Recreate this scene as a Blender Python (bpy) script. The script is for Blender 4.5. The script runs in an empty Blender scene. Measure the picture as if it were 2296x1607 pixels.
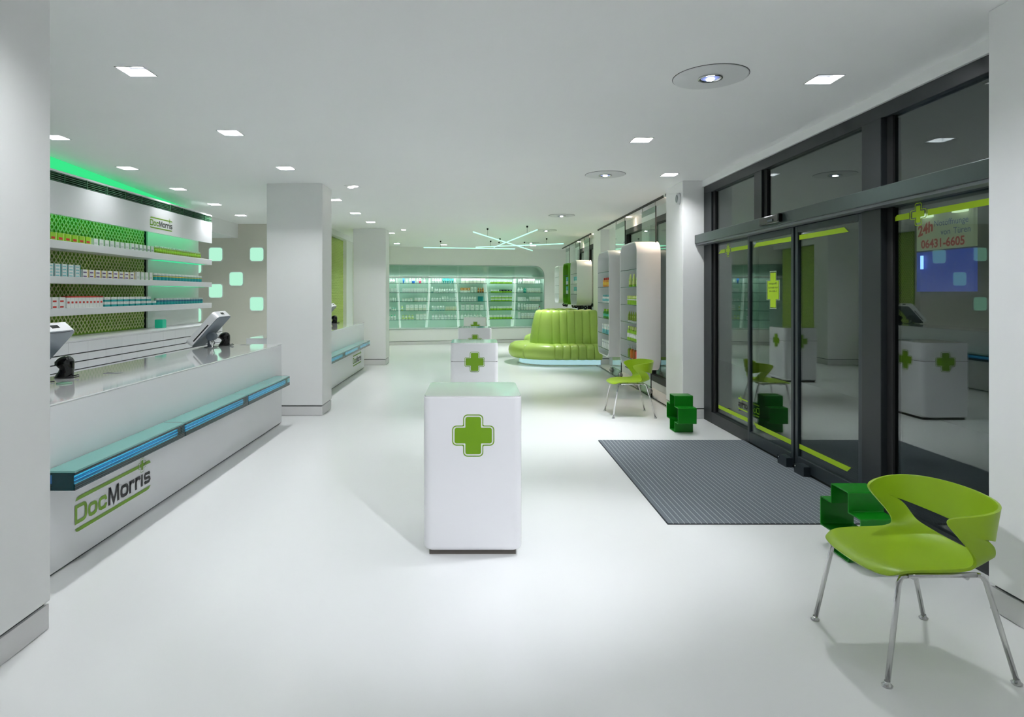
import bpy, math, random
from mathutils import Vector, Matrix
from mathutils.geometry import tessellate_polygon
random.seed(7)
scene = bpy.context.scene
col = scene.collection
PI = math.pi

# ---------------------------------------------------------------- camera, world, exposure
F, VX, VY, CH = 1387.0, 1067.0, 657.0, 1.6      # focal length in px, vanishing point, eye height
cam_d = bpy.data.cameras.new('camera')
cam = bpy.data.objects.new('camera', cam_d)
col.objects.link(cam)
cam.location = (0, 0, CH)
cam.rotation_euler = (PI / 2, 0, 0)
cam_d.sensor_fit = 'HORIZONTAL'
cam_d.sensor_width = 36.0
cam_d.lens = 36.0 * F / 2296.0
cam_d.shift_x = (1148.0 - VX) / 2296.0
cam_d.shift_y = -(803.5 - VY) / 2296.0
cam_d.clip_start = 0.05
cam_d.clip_end = 200
scene.camera = cam
world = bpy.data.worlds.new('night')
scene.world = world
world.use_nodes = True
world.node_tree.nodes['Background'].inputs[0].default_value = (0.010, 0.012, 0.016, 1)
world.node_tree.nodes['Background'].inputs[1].default_value = 0.6
vs = scene.view_settings
vs.view_transform = 'Standard'
vs.look = 'None'
vs.exposure = 0.10
vs.gamma = 1.0
vs.use_curve_mapping = False
scene.cycles.max_bounces = 12
scene.cycles.diffuse_bounces = 7
scene.cycles.transparent_max_bounces = 24

CEIL = 3.03
PANEL_L = 545.0      # radiance of the square downlight panels
SPOT_W = 140.0      # round projector lamps
WARM_W = 16.0

# ---------------------------------------------------------------- helpers
def lin(c):
    c /= 255.0
    return c / 12.92 if c <= 0.04045 else ((c + 0.055) / 1.055) ** 2.4
def rgb(r, g, b):
    return (lin(r), lin(g), lin(b), 1.0)

MATS = {}
def mat(name, c, rough=0.5, metal=0.0, spec=0.5, var=0.04, scale=30.0, coat=0.0, bump=0.0, emit=None, es=1.0, sub=0.0):
    if name in MATS:
        return MATS[name]
    m = bpy.data.materials.new(name)
    m.use_nodes = True
    nt = m.node_tree
    p = nt.nodes['Principled BSDF']
    p.inputs['Roughness'].default_value = rough
    p.inputs['Metallic'].default_value = metal
    p.inputs['Specular IOR Level'].default_value = spec
    p.inputs['Coat Weight'].default_value = coat
    p.inputs['Coat Roughness'].default_value = 0.06
    tc = nt.nodes.new('ShaderNodeTexCoord')
    nz = nt.nodes.new('ShaderNodeTexNoise')
    nz.inputs['Scale'].default_value = scale
    nt.links.new(tc.outputs['Object'], nz.inputs['Vector'])
    if var > 0:
        mx = nt.nodes.new('ShaderNodeMix')
        mx.data_type = 'RGBA'
        nt.links.new(nz.outputs['Fac'], mx.inputs[0])
        mx.inputs[6].default_value = tuple(min(1, v * (1 - var)) for v in c[:3]) + (1,)
        mx.inputs[7].default_value = tuple(min(1, v * (1 + var)) for v in c[:3]) + (1,)
        nt.links.new(mx.outputs[2], p.inputs['Base Color'])
    else:
        p.inputs['Base Color'].default_value = c
    if bump > 0:
        b = nt.nodes.new('ShaderNodeBump')
        b.inputs['Strength'].default_value = bump
        b.inputs['Distance'].default_value = 0.01
        nt.links.new(nz.outputs['Fac'], b.inputs['Height'])
        nt.links.new(b.outputs['Normal'], p.inputs['Normal'])
    if emit:
        p.inputs['Emission Color'].default_value = emit
        p.inputs['Emission Strength'].default_value = es
    MATS[name] = m
    return m

def glass(name, tint, ior=1.5, rough=0.0, base=0.0):
    if name in MATS:
        return MATS[name]
    m = bpy.data.materials.new(name)
    m.use_nodes = True
    nt = m.node_tree
    for n in list(nt.nodes):
        nt.nodes.remove(n)
    out = nt.nodes.new('ShaderNodeOutputMaterial')
    tr = nt.nodes.new('ShaderNodeBsdfTransparent')
    tr.inputs[0].default_value = tint
    gl = nt.nodes.new('ShaderNodeBsdfGlossy')
    gl.inputs['Roughness'].default_value = rough
    gl.inputs[0].default_value = (0.95, 1.0, 0.98, 1)
    lw = nt.nodes.new('ShaderNodeLayerWeight')      # same reflectance from either side of the sheet
    lw.inputs[0].default_value = 0.5
    pw = nt.nodes.new('ShaderNodeMath')
    pw.operation = 'POWER'
    pw.inputs[1].default_value = 5.0
    nt.links.new(lw.outputs['Facing'], pw.inputs[0])
    r0 = ((ior - 1) / (ior + 1)) ** 2
    ma = nt.nodes.new('ShaderNodeMath')
    ma.operation = 'MULTIPLY_ADD'
    ma.inputs[1].default_value = 1 - r0
    ma.inputs[2].default_value = r0 + base
    ma.use_clamp = True
    nt.links.new(pw.outputs[0], ma.inputs[0])
    src = ma.outputs[0]
    mx = nt.nodes.new('ShaderNodeMixShader')
    nt.links.new(src, mx.inputs[0])
    nt.links.new(tr.outputs[0], mx.inputs[1])
    nt.links.new(gl.outputs[0], mx.inputs[2])
    nt.links.new(mx.outputs[0], out.inputs[0])
    MATS[name] = m
    return m

def emis(name, c, s):
    if name in MATS:
        return MATS[name]
    m = bpy.data.materials.new(name)
    m.use_nodes = True
    nt = m.node_tree
    for n in list(nt.nodes):
        nt.nodes.remove(n)
    out = nt.nodes.new('ShaderNodeOutputMaterial')
    e = nt.nodes.new('ShaderNodeEmission')
    e.inputs[0].default_value = c
    e.inputs[1].default_value = s
    nt.links.new(e.outputs[0], out.inputs[0])
    MATS[name] = m
    return m

class MB:
    def __init__(s):
        s.v, s.f, s.mi, s.sm = [], [], [], []
    def face(s, idx, mi=0, sm=False):
        s.f.append(tuple(idx)); s.mi.append(mi); s.sm.append(sm)
    def box(s, x0, x1, y0, y1, z0, z1, mi=0):
        b = len(s.v)
        s.v += [(x0, y0, z0), (x1, y0, z0), (x1, y1, z0), (x0, y1, z0), (x0, y0, z1), (x1, y0, z1), (x1, y1, z1), (x0, y1, z1)]
        for q in ((0, 3, 2, 1), (4, 5, 6, 7), (0, 1, 5, 4), (1, 2, 6, 5), (2, 3, 7, 6), (3, 0, 4, 7)):
            s.face([b + i for i in q], mi)
        return s
    def prism(s, pts, axis, a0, a1, mi=0, sm=False):
        """extrude a closed 2D outline along an axis; pts are (u, v)"""
        n = len(pts)
        b = len(s.v)
        for a in (a0, a1):
            for (u, v) in pts:
                s.v.append({'x': (a, u, v), 'y': (u, a, v), 'z': (u, v, a)}[axis])
        tri = tessellate_polygon([[Vector((u, v, 0)) for u, v in pts]])
        for t in tri:
            s.face([b + i for i in t], mi)
            s.face([b + n + i for i in reversed(t)], mi)
        for i in range(n):
            j = (i + 1) % n
            s.face((b + i, b + j, b + n + j, b + n + i), mi, sm)
        return s
    def ring(s, outer, inner, axis, a0, a1, mi=0, sm=False):
        """tube between two outlines of equal length, extruded along an axis"""
        n = len(outer)
        b = len(s.v)
        for a in (a0, a1):
            for pts in (outer, inner):
                for (u, v) in pts:
                    s.v.append({'x': (a, u, v), 'y': (u, a, v), 'z': (u, v, a)}[axis])
        for i in range(n):
            j = (i + 1) % n
            s.face((b + i, b + j, b + n + j, b + n + i), mi)
            s.face((b + 2 * n + i, b + 3 * n + i, b + 3 * n + j, b + 2 * n + j), mi)
            s.face((b + i, b + 2 * n + i, b + 2 * n + j, b + j), mi, sm)
            s.face((b + n + i, b + n + j, b + 3 * n + j, b + 3 * n + i), mi, sm)
        return s
    def loft(s, loops, mi=0, cap=True, sm=True):
        n = len(loops[0])
        b = len(s.v)
        for l in loops:
            s.v += [tuple(p) for p in l]
        for k in range(len(loops) - 1):
            for i in range(n):
                j = (i + 1) % n
                s.face((b + k * n + i, b + k * n + j, b + (k + 1) * n + j, b + (k + 1) * n + i), mi, sm)
        if cap:
            s.face([b + i for i in reversed(range(n))], mi)
            s.face([b + (len(loops) - 1) * n + i for i in range(n)], mi)
        return s
    def lathe(s, prof, cx=0, cy=0, cz=0, n=20, mi=0, sm=True):
        return s.loft([[(cx + r * math.cos(2 * PI * i / n), cy + r * math.sin(2 * PI * i / n), cz + z) for i in range(n)] for r, z in prof], mi, True, sm)
    def tube(s, pts, r, n=8, mi=0):
        pts = [Vector(p) for p in pts]
        loops = []
        up = None
        for i, p in enumerate(pts):
            d = (pts[min(i + 1, len(pts) - 1)] - pts[max(i - 1, 0)]).normalized()
            if up is None:
                up = d.orthogonal().normalized()
            up = (up - d * up.dot(d)).normalized()
            w = d.cross(up)
            loops.append([p + r * (math.cos(2 * PI * k / n) * up + math.sin(2 * PI * k / n) * w) for k in range(n)])
        return s.loft(loops, mi)
    def poly(s, pts3, mi=0):
        b = len(s.v)
        s.v += [tuple(p) for p in pts3]
        s.face(range(b, b + len(pts3)), mi)
        return s
    def mesh(s, name, mats):
        me = bpy.data.meshes.new(name)
        me.from_pydata(s.v, [], s.f)
        for m in (mats if isinstance(mats, (list, tuple)) else [mats]):
            me.materials.append(m)
        me.polygons.foreach_set('material_index', s.mi)
        me.polygons.foreach_set('use_smooth', s.sm)
        me.update()
        return me
    def build(s, name, mats, parent=None, bevel=0.0, seg=2):
        o = link(name, s.mesh(name, mats), parent)
        if bevel > 0:
            bv = o.modifiers.new('bevel', 'BEVEL')
            bv.width = bevel
            bv.segments = seg
            bv.limit_method = 'ANGLE'
            bv.harden_normals = False
        return o

def link(name, data, parent=None, loc=None, rz=None):
    o = bpy.data.objects.new(name, data)
    col.objects.link(o)
    if parent is not None:
        o.parent = parent
    if loc is not None:
        o.location = loc
    if rz is not None:
        o.rotation_euler = (0, 0, rz)
    return o
def tag(o, label=None, cat=None, group=None, kind=None):
    if label: o['label'] = label
    if cat: o['category'] = cat
    if group: o['group'] = group
    if kind: o['kind'] = kind
    return o
def thing(name, label, cat, loc=(0, 0, 0), rz=0.0, group=None):
    return tag(link(name, None, None, loc, rz), label, cat, group)
def struct(o, label=None):
    o['kind'] = 'structure'
    if label: o['label'] = label
    return o
def copy_tree(o, parent=None):
    c = o.copy()
    col.objects.link(c)
    c.parent = parent
    for ch in list(o.children):
        copy_tree(ch, c)
    return c

def rrect(u0, u1, v0, v1, r, n=6):
    pts = []
    for cx, cy, a0 in ((u1 - r, v0 + r, -PI / 2), (u1 - r, v1 - r, 0), (u0 + r, v1 - r, PI / 2), (u0 + r, v0 + r, PI)):
        for i in range(n + 1):
            a = a0 + PI / 2 * i / n
            pts.append((cx + r * math.cos(a), cy + r * math.sin(a)))
    return pts

ORD = ['', 'first', 'second', 'third', 'fourth', 'fifth', 'sixth', 'seventh', 'eighth', 'ninth', 'tenth', 'eleventh', 'twelfth',
       'thirteenth', 'fourteenth', 'fifteenth', 'sixteenth', 'seventeenth', 'eighteenth', 'nineteenth', 'twentieth', 'twenty-first',
       'twenty-second', 'twenty-third', 'twenty-fourth', 'twenty-fifth', 'twenty-sixth']

# ---------------------------------------------------------------- materials
M_wall = mat('white_wall_paint', (0.87, 0.87, 0.865, 1), 0.55, var=0.01, scale=4)
M_ceil = mat('white_ceiling_paint', (0.92, 0.925, 0.92, 1), 0.7, var=0.01, scale=2)
M_floor = mat('white_poured_floor', (0.81, 0.818, 0.815, 1), 0.22, spec=0.45, var=0.015, scale=1.2)
M_lac = mat('white_lacquer', (0.84, 0.84, 0.86, 1), 0.3, spec=0.5, var=0.006, scale=5)
M_gloss = mat('white_gloss_top', (0.80, 0.81, 0.81, 1), 0.08, spec=0.6, coat=1.0, var=0.006, scale=5)
M_groove = mat('shadow_gap_grey', rgb(70, 74, 74), 0.7)
M_base = mat('baseboard_white', (0.70, 0.69, 0.69, 1), 0.5, var=0.01)
M_frame = mat('anthracite_frame', rgb(24, 29, 32), 0.45, metal=0.0, var=0.05)
M_beam = mat('anthracite_door_operator', rgb(62, 74, 72), 0.32, metal=0.3, var=0.05)
M_black = mat('black_gloss_plastic', rgb(6, 6, 7), 0.08, var=0.02)
M_dark = mat('dark_metal', rgb(28, 30, 30), 0.4, metal=0.6)
M_chrome = mat('chrome', (0.62, 0.62, 0.62, 1), 0.12, metal=1.0, var=0.02)
M_steel = mat('brushed_steel', (0.45, 0.44, 0.42, 1), 0.3, metal=1.0, var=0.06)
M_lime = mat('lime_plastic', rgb(146, 180, 26), 0.38, var=0.02, scale=60)
M_dgreen = mat('deep_green_lacquer', rgb(0, 120, 8), 0.32, var=0.03)
M_cgreen = mat('logo_green', rgb(112, 158, 8), 0.45, var=0.02)
M_ink = mat('black_print', rgb(22, 22, 26), 0.5)
M_sticker = mat('yellow_green_sticker', rgb(168, 205, 8), 0.5, var=0.02)
M_leather = mat('green_leather', rgb(168, 198, 92), 0.36, var=0.03, scale=25, bump=0.03)
M_glass = glass('display_glass', (0.92, 0.97, 0.95, 1), 1.5)
M_pane = glass('door_glass', (0.72, 0.78, 0.75, 1), 1.9)
M_edge = mat('glass_edge_green', rgb(40, 95, 80), 0.15, var=0.02)
M_hole = mat('slot_black', rgb(12, 12, 13), 0.7)
M_greenbox = mat('green_case_lacquer', rgb(92, 158, 0), 0.35, var=0.02)
M_lamp = emis('downlight_panel', (0.95, 0.975, 1.0, 1), PANEL_L)
M_lamp_soft = emis('aisle_downlight_panel', (0.95, 0.975, 1.0, 1), PANEL_L * 0.22)
M_lens = emis('projector_lens', (0.92, 0.96, 1.0, 1), 60.0)

# ---------------------------------------------------------------- downlight positions (x, y)
SQ = [(-2.19, 3.99), (-2.19, 5.52), (-2.18, 7.08), (-2.16, 9.49), (-2.16, 11.08), (-2.12, 12.47), (-2.03, 14.75),
      (-3.86, 5.68), (-3.99, 7.08), (-4.09, 8.51), (-4.21, 9.97), (-4.33, 11.4),
      (2.33, 4.14), (1.55, 5.78), (2.34, 7.48),
      (-2.29, 17.87), (-0.95, 18.3), (1.72, 18.6),
      (-1.45, 2.2), (2.22, 2.1), (2.33, -0.9)]
SQ_NAME = ['first from the camera in the left counter row', 'second from the camera in the left counter row',
           'third in the left counter row, before the middle column', 'just behind the middle column',
           'second behind the middle column', 'before the far column on the left', 'beside the far column on the left',
           'above the service aisle, cut by the near column', 'second above the service aisle', 'third above the service aisle',
           'fourth above the service aisle', 'last above the service aisle',
           'above the mat near the entrance glass', 'between the two nearest round lamps', 'before the pier left of the door',
           'by the back wall, leftmost', 'by the back wall, middle', 'by the back wall, right of the light tubes',
           'beside the near column, above the picture', 'beside the right pier, above the picture', 'behind the camera right']
HS = 0.0875

# ---------------------------------------------------------------- shell: floor, ceiling, walls
struct(MB().box(-6.6, 3.05, -2.6, 21.6, -0.1, 0.0).build('floor', M_floor))
def holed_plane(x0, x1, y0, y1, z, holes, up=False):
    xs = sorted({x0, x1} | {a for h in holes for a in (h[0], h[1])})
    ys = sorted({y0, y1} | {a for h in holes for a in (h[2], h[3])})
    mb = MB()
    ix = {}
    for i, x in enumerate(xs):
        for j, y in enumerate(ys):
            ix[i, j] = len(mb.v)
            mb.v.append((x, y, z))
    for i in range(len(xs) - 1):
        for j in range(len(ys) - 1):
            cx, cy = (xs[i] + xs[i + 1]) / 2, (ys[j] + ys[j + 1]) / 2
            if any(h[0] < cx < h[1] and h[2] < cy < h[3] for h in holes):
                continue
            mb.face((ix[i, j], ix[i, j + 1], ix[i + 1, j + 1], ix[i + 1, j]))
    return mb
holes = [(x - HS, x + HS, y - HS, y + HS) for x, y in SQ]
cl = holed_plane(-6.6, 3.05, -2.6, 21.6, CEIL, holes)
cl.box(-6.6, 3.05, -2.6, 21.6, CEIL + 0.16, CEIL + 0.2)
struct(cl.build('ceiling', M_ceil))
struct(MB().box(-6.7, -6.6, -2.6, 21.6, 0, CEIL + .2).build('wall_left', M_wall))
struct(MB().box(-6.6, 3.05, -2.7, -2.6, 0, CEIL + .2).build('wall_front', M_wall))
# right wall: solid stretches beside the window openings
struct(MB().box(3.0, 3.12, -2.6, 2.5, 0, CEIL + .2).build('wall_right_entrance', M_wall))
wr = MB()
wr.box(3.0, 3.12, 12.4, 14.9, 0, CEIL + .2)
wr.box(3.0, 3.12, 18.2, 21.6, 0, CEIL + .2)
wr.box(3.0, 3.12, 8.0, 12.4, 2.86, CEIL + .2)
wr.box(3.0, 3.12, 14.9, 18.2, 2.86, CEIL + .2)
wr.box(3.0, 3.12, 8.0, 12.4, 0, 0.12)
wr.box(3.0, 3.12, 14.9, 18.2, 0, 0.12)
struct(wr.build('wall_right', M_wall))

# columns and piers with recessed baseboards
def column(name, x0, x1, y0, y1, label):
    o = struct(MB().box(x0, x1, y0, y1, 0.135, CEIL).build(name, M_wall, bevel=0.008), label)
    MB().box(x0 + .02, x1 - .02, y0 + .02, y1 - .02, 0, 0.135).build('shadow_gap', M_groove, o)
    MB().box(x0 + .006, x1 - .006, y0 + .006, y1 - .006, 0.004, 0.12).build('baseboard', M_base, o)
    return o
column('wall_column_1', -2.75, -2.03, 2.30, 2.955, 'white column at the left edge')
column('wall_column_2', -2.73, -2.00, 8.07, 8.58, 'white column between the two counters')
column('wall_column_3', -2.73, -2.00, 13.75, 14.3, 'white column beyond the far counter')
column('wall_pier_1', 2.60, 3.05, 2.4, 3.14, 'white pier at the right edge')
column('wall_pier_2', 2.63, 3.05, 7.87, 8.56, 'white pier left of the entrance glazing')
column('wall_pier_3', 2.80, 3.05, 13.9, 14.75, 'white pier behind the sofa')

# wall with lit niches behind the service aisle, bulkhead above
struct(MB().box(-6.6, -3.30, 12.8, 12.95, 0, CEIL).build('wall_aisle', mat('aisle_wall_paint', rgb(214, 212, 200), 0.6, var=0.01)))
struct(MB().box(-6.6, -4.92, 10.35, 12.8, 2.74, CEIL).build('trim_1', M_wall), 'white bulkhead above the lit wall niches')
M_niche = emis('mint_niche_light', rgb(176, 238, 208), 1.0)
NI = [(484, 570, 'in the upper row, left'), (484, 652, 'in the lower middle row, left'), (530, 625, 'alone in the middle'),
      (576, 570, 'in the upper row, beside the column'), (576, 681, 'in the lowest row, beside the column'),
      (437, 597, 'behind the upper display shelf end'), (437, 706, 'behind the lower display shelf end'),
      (622, 625, 'hidden behind the middle column'), (668, 575, 'in the upper row, right of the column')]
for px, py, w in NI:
    Y = 12.79
    x, z = (px - VX) * Y / F, CH - (py - VY) * Y / F
    t = thing('wall_niche_light', 'mint glowing rounded square wall light ' + w, 'wall light', (x, Y, z), 0, 'glowing wall squares')
    h = 0.138
    MB().ring(rrect(-h - .012, h + .012, -h - .012, h + .012, .062), rrect(-h, h, -h, h, .05), 'y', -0.012, 0.0).build('rim', M_lac, t)
    MB().prism(rrect(-h, h, -h, h, .05), 'y', -0.006, 0.0).build('diffuser', M_niche, t)

# ---------------------------------------------------------------- back wall (slightly turned) with glazed shelf niche
BW0, BWS = 19.65, 0.2385
BA = math.atan(BWS)
BW = struct(link('wall_back', None, None, (0, BW0, 0), BA))
def bu(px):                       # pixel column -> distance along the back wall
    k = (px - VX) / F
    t = BW0 / (1 - BWS * k)
    return t * k / math.cos(BA)
def bz(px, py):
    k = (px - VX) / F
    return CH - (py - VY) / F * BW0 / (1 - BWS * k)
U0, U1, Z0, Z1 = -4.4, 2.28, 0.49, 2.47
hole = rrect(U0, U1, Z0, Z1, 0.30, 8)
outer = [(-7.2, 0), (3.3, 0), (3.3, CEIL), (-7.2, CEIL)]
w = MB()
pts = [Vector((u, v, 0)) for u, v in outer] + [Vector((u, v, 0)) for u, v in hole]
w.v += [(p.x, 0, p.y) for p in pts]
for t in tessellate_polygon([[Vector((u, v, 0)) for u, v in outer], [Vector((u, v, 0)) for u, v in hole]]):
    w.face(t)
w.build('wall_face', M_wall, BW)
n = MB()
nn = len(hole)
ND = 0.36
n.v += [(u, 0, v) for u, v in hole] + [(u, ND, v) for u, v in hole]
for i in range(nn):
    j = (i + 1) % nn
    n.face((i, j, nn + j, nn + i), 0, True)
n.face(range(nn, 2 * nn))
M_nichein = mat('niche_pale_green', rgb(188, 212, 201), 0.4, var=0.01)
n.build('shelf_niche', M_nichein, BW)
MB().box(-4.4, 2.28, 0.02, 0.34, 2.10, 2.13).build('light_cornice', M_lac, BW)
MB().box(-4.4, 2.28, 0.02, 0.030, 2.06, 2.10).build('light_lip', M_lac, BW)
MB().ring(rrect(U0, U1 + .012, Z0 - .012, Z1 + .012, 0.312, 8), hole, 'y', -0.012, 0.0, sm=True).build('niche_rim', mat('niche_rim_grey', rgb(150, 168, 160), .4), BW)
MB().box(-7.2, 3.3, -0.012, 0.0, 0.008, 0.10).build('baseboard', M_base, BW)
MB().box(-7.2, 3.3, -0.014, 0.0, 0.10, 0.108).build('shadow_gap', M_groove, BW)
SHZ = [1.91, 1.62, 1.342, 1.06, 0.775]
BAY = [(835, 894.5), (896, 961), (963, 1026), (1028, 1092), (1096, 1154), (1156, 1217)]
M_shelf = glass('shelf_glass', (0.92, 0.97, 0.95, 1), 1.5)
for (a, b) in BAY:
    ua, ub = bu(a), bu(b)
    for z in SHZ:
        g = MB().box(ua, ub, 0.03, 0.34, z - .010, z).build('glass_shelf', M_shelf, BW)
        MB().box(ua, ub, 0.024, 0.03, z - .014, z).build('shelf_edge', M_edge, g)
    MB().box(ua + .003, ub - .003, 0.004, 0.010, 0.50, 2.455 if b < 1200 else 2.2).build('glass_pane', glass('niche_front_glass', (0.93, 0.98, 0.96, 1), 1.35), BW)
for k, (px, dt) in enumerate([(895, -.05), (962, .06), (1027, -.06), (1094, -.07), (1155, .05)]):
    u = bu(px)
    m = MB()
    m.prism([(u + dt - .022, 2.09), (u + dt + .022, 2.09), (u - dt + .018, .5), (u - dt - .018, .5)], 'y', 0.04, 0.30)
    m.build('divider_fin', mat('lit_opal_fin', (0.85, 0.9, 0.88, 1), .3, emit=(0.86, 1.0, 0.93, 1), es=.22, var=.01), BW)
M_led = emis('niche_led', (0.88, 1.0, 0.94, 1), 20.0)
MB().box(-3.4, 2.2, 0.035, 0.065, 2.088, 2.099).build('led_strip', M_led, BW)
MB().box(-3.4, 2.0, 0.29, 0.32, 2.131, 2.140).build('led_strip', emis('niche_fill_top', (0.86, 1.0, 0.92, 1), 2.5), BW)  # added fill strip that brightens the zone above the cornice
MB().box(-3.4, 2.0, 0.035, 0.065, 0.4905, 0.498).build('led_strip', emis('niche_led_foot', (0.88, 1.0, 0.94, 1), 6.0), BW)
MB().box(-4.4, 2.2, 0.014, 0.030, 0.4905, 0.53).build('light_lip', M_lac, BW)

# ---------------------------------------------------------------- entrance glazing
DX = 2.93
def dY(px, X=DX): return X * F / (px - VX)
def dz(px, py, X=DX): return CH - (py - VY) / F * dY(px, X)
DO = struct(link('window_1', None), 'dark framed entrance glazing with transom lights')
# frame members
def member(name, y0, y1, z0, z1, x0=DX - .03, x1=DX + .07, m=M_frame, parent=DO, bevel=0.004):
    return MB().box(x0, x1, y0, y1, z0, z1).build(name, m, parent, bevel=bevel)
member('head_rail', 3.14, 7.87, 2.85, 2.95)
MB().box(DX - .05, 3.05, 3.14, 7.87, 2.95, CEIL).build('head_filler', M_wall, DO)
member('jamb', 7.62, 7.87, 0, 2.85)
member('bottom_rail', 6.45, 7.62, 0, 0.14)
member('bottom_rail', 3.14, 4.42, 0, 0.10)
member('transom_rail', 3.14, 7.62, 2.205, 2.34)
member('mullion', 6.28, 6.45, 2.34, 2.85)
member('mullion', 4.40, 4.62, 0, 2.85, DX - .05, DX + .10)
for (a, b, z0, z1) in ((6.45, 7.62, 2.34, 2.85), (4.62, 6.28, 2.34, 2.85), (3.14, 4.40, 2.34, 2.85)):
    MB().box(DX + .014, DX + .022, a, b, z0, z1).build('transom_pane', M_pane, DO)
side_l = MB().box(DX + .014, DX + .022, 6.45, 7.62, 0.14, 2.205).build('side_pane', M_pane, DO)
side_r = MB().box(DX + .014, DX + .022, 3.14, 4.40, 0.10, 2.205).build('side_pane', M_pane, DO)
# black rubber gaskets seen as dark inner edges
for (y0, y1, z0, z1) in ((7.56, 7.62, .14, 2.85), (4.34, 4.40, .1, 2.85), (6.22, 6.28, 2.34, 2.85)):
    MB().box(DX - .005, DX + .012, y0, y1, z0, z1).build('gasket', M_hole, DO)
# sliding door operator beam
OB = tag(MB().box(2.78, 2.92, 3.145, 7.865, 2.225, 2.335).build('door_operator', M_beam, bevel=.006),
         'long grey green operator beam above the sliding door', 'door operator')
MB().box(2.80, 2.90, 3.15, 7.86, 2.205, 2.225).build('track_cover', mat('track_aluminium', rgb(120, 124, 128), .35, metal=.5), OB)
sn = MB().box(2.735, 2.78, 5.60, 5.98, 2.245, 2.325).build('motion_sensor', M_black, OB, bevel=.012)
MB().box(2.728, 2.736, 5.70, 5.80, 2.262, 2.285).build('sensor_lens', mat('sensor_smoke', rgb(60, 66, 80), .1), sn)

def fill2d(mb, pts, mi=0):
    for t in tessellate_polygon([[Vector((p[0], p[1], 0)) for p in pts]]):
        mb.face([len(mb.v) + i for i in t], mi)
    mb.v += [(p[0], p[1], 0) for p in pts]
def plus(h, a, r, n=5):
    """rounded plus outline: half-extent h, half arm a, outer corner radius r"""
    base = [(a, -h), (a, -a), (h, -a), (h, a), (a, a), (a, h), (-a, h), (-a, a), (-h, a), (-h, -a), (-a, -a), (-a, -h)]
    out = []
    m = len(base)
    for i, p in enumerate(base):
        p0, p1, p2 = Vector(base[i - 1]), Vector(p), Vector(base[(i + 1) % m])
        rr = r if abs(abs(p[0]) - a) > 1e-6 or abs(abs(p[1]) - a) > 1e-6 else r * 0.35
        d0, d1 = (p0 - p1).normalized(), (p2 - p1).normalized()
        c = p1 + (d0 + d1) * rr
        s, e = p1 + d0 * rr, p1 + d1 * rr
        a0 = math.atan2(s.y - c.y, s.x - c.x)
        a1 = math.atan2(e.y - c.y, e.x - c.x)
        d = (a1 - a0 + PI) % (2 * PI) - PI
        for k in range(n + 1):
            a_ = a0 + d * k / n
            out.append((c.x + rr * math.cos(a_), c.y + rr * math.sin(a_)))
    return out
def ring2d(mb, o, i_, mi=0):
    b = len(mb.v)
    k = len(o)
    mb.v += [(p[0], p[1], 0) for p in o] + [(p[0], p[1], 0) for p in i_]
    for q in range(k):
        j = (q + 1) % k
        mb.face((b + q, b + j, b + k + j, b + k + q), mi)
def cross2d(h, solid_rim=True):
    """green plus with a white gap and a thin green outline, outline half extent h"""
    mb = MB()
    a = h * 0.475
    ring2d(mb, plus(h, a, h * .2), plus(h * .955, a * .91, h * .17))
    fill2d(mb, plus(h * .885, a * .78, h * .10))
    return mb
# plane orientation matrices: 2D (u right, v up) seen from the given side
FACE_CAM = Matrix(((1, 0, 0), (0, 0, 1), (0, 1, 0))).to_4x4()            # on a wall facing the camera (-Y)
FACE_CAM = Matrix(((1, 0, 0, 0), (0, 0, -1, 0), (0, 1, 0, 0), (0, 0, 0, 1)))
FACE_PX = Matrix(((0, 0, 1, 0), (1, 0, 0, 0), (0, 1, 0, 0), (0, 0, 0, 1)))     # wall facing +X, u runs +Y
FACE_NX = Matrix(((0, 0, -1, 0), (-1, 0, 0, 0), (0, 1, 0, 0), (0, 0, 0, 1)))   # wall facing -X, u runs -Y
def place2d(mb, name, mats, M, loc, parent, flip=False):
    me = mb.mesh(name, mats)
    o = link(name, me, parent)
    m4 = Matrix.Translation(Vector(loc)) @ M
    if flip:
        m4 = m4 @ Matrix.Diagonal((-1, 1, 1, 1))
    me.transform(m4)
    return o

# stroke lettering for the shop's logo
def stroke(mb, pts, wd, closed=False, mi=0):
    P = [Vector(p) for p in pts]
    k = len(P)
    L, R = [], []
    for i in range(k):
        if closed:
            d0 = (P[i] - P[i - 1]).normalized(); d1 = (P[(i + 1) % k] - P[i]).normalized()
        else:
            d0 = (P[i] - P[max(i - 1, 0)]); d1 = (P[min(i + 1, k - 1)] - P[i])
            if d0.length < 1e-9: d0 = d1
            if d1.length < 1e-9: d1 = d0
            d0, d1 = d0.normalized(), d1.normalized()
        n0, n1 = Vector((-d0.y, d0.x)), Vector((-d1.y, d1.x))
        nm = (n0 + n1).normalized()
        sc = wd / 2 / max(0.45, nm.dot(n0))
        L.append(P[i] + nm * sc); R.append(P[i] - nm * sc)
    b = len(mb.v)
    mb.v += [(p.x, p.y, 0) for p in L] + [(p.x, p.y, 0) for p in R]
    for i in range(k if closed else k - 1):
        j = (i + 1) % k
        mb.face((b + k + i, b + k + j, b + j, b + i), mi)
def oct_loop(x0, x1, y0, y1, c):
    return [(x0 + c, y0), (x1 - c, y0), (x1 - c * .3, y0 + c * .3), (x1, y0 + c), (x1, y1 - c), (x1 - c * .3, y1 - c * .3), (x1 - c, y1), (x0 + c, y1),
            (x0 + c * .3, y1 - c * .3), (x0, y1 - c), (x0, y0 + c), (x0 + c * .3, y0 + c * .3)]
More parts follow.
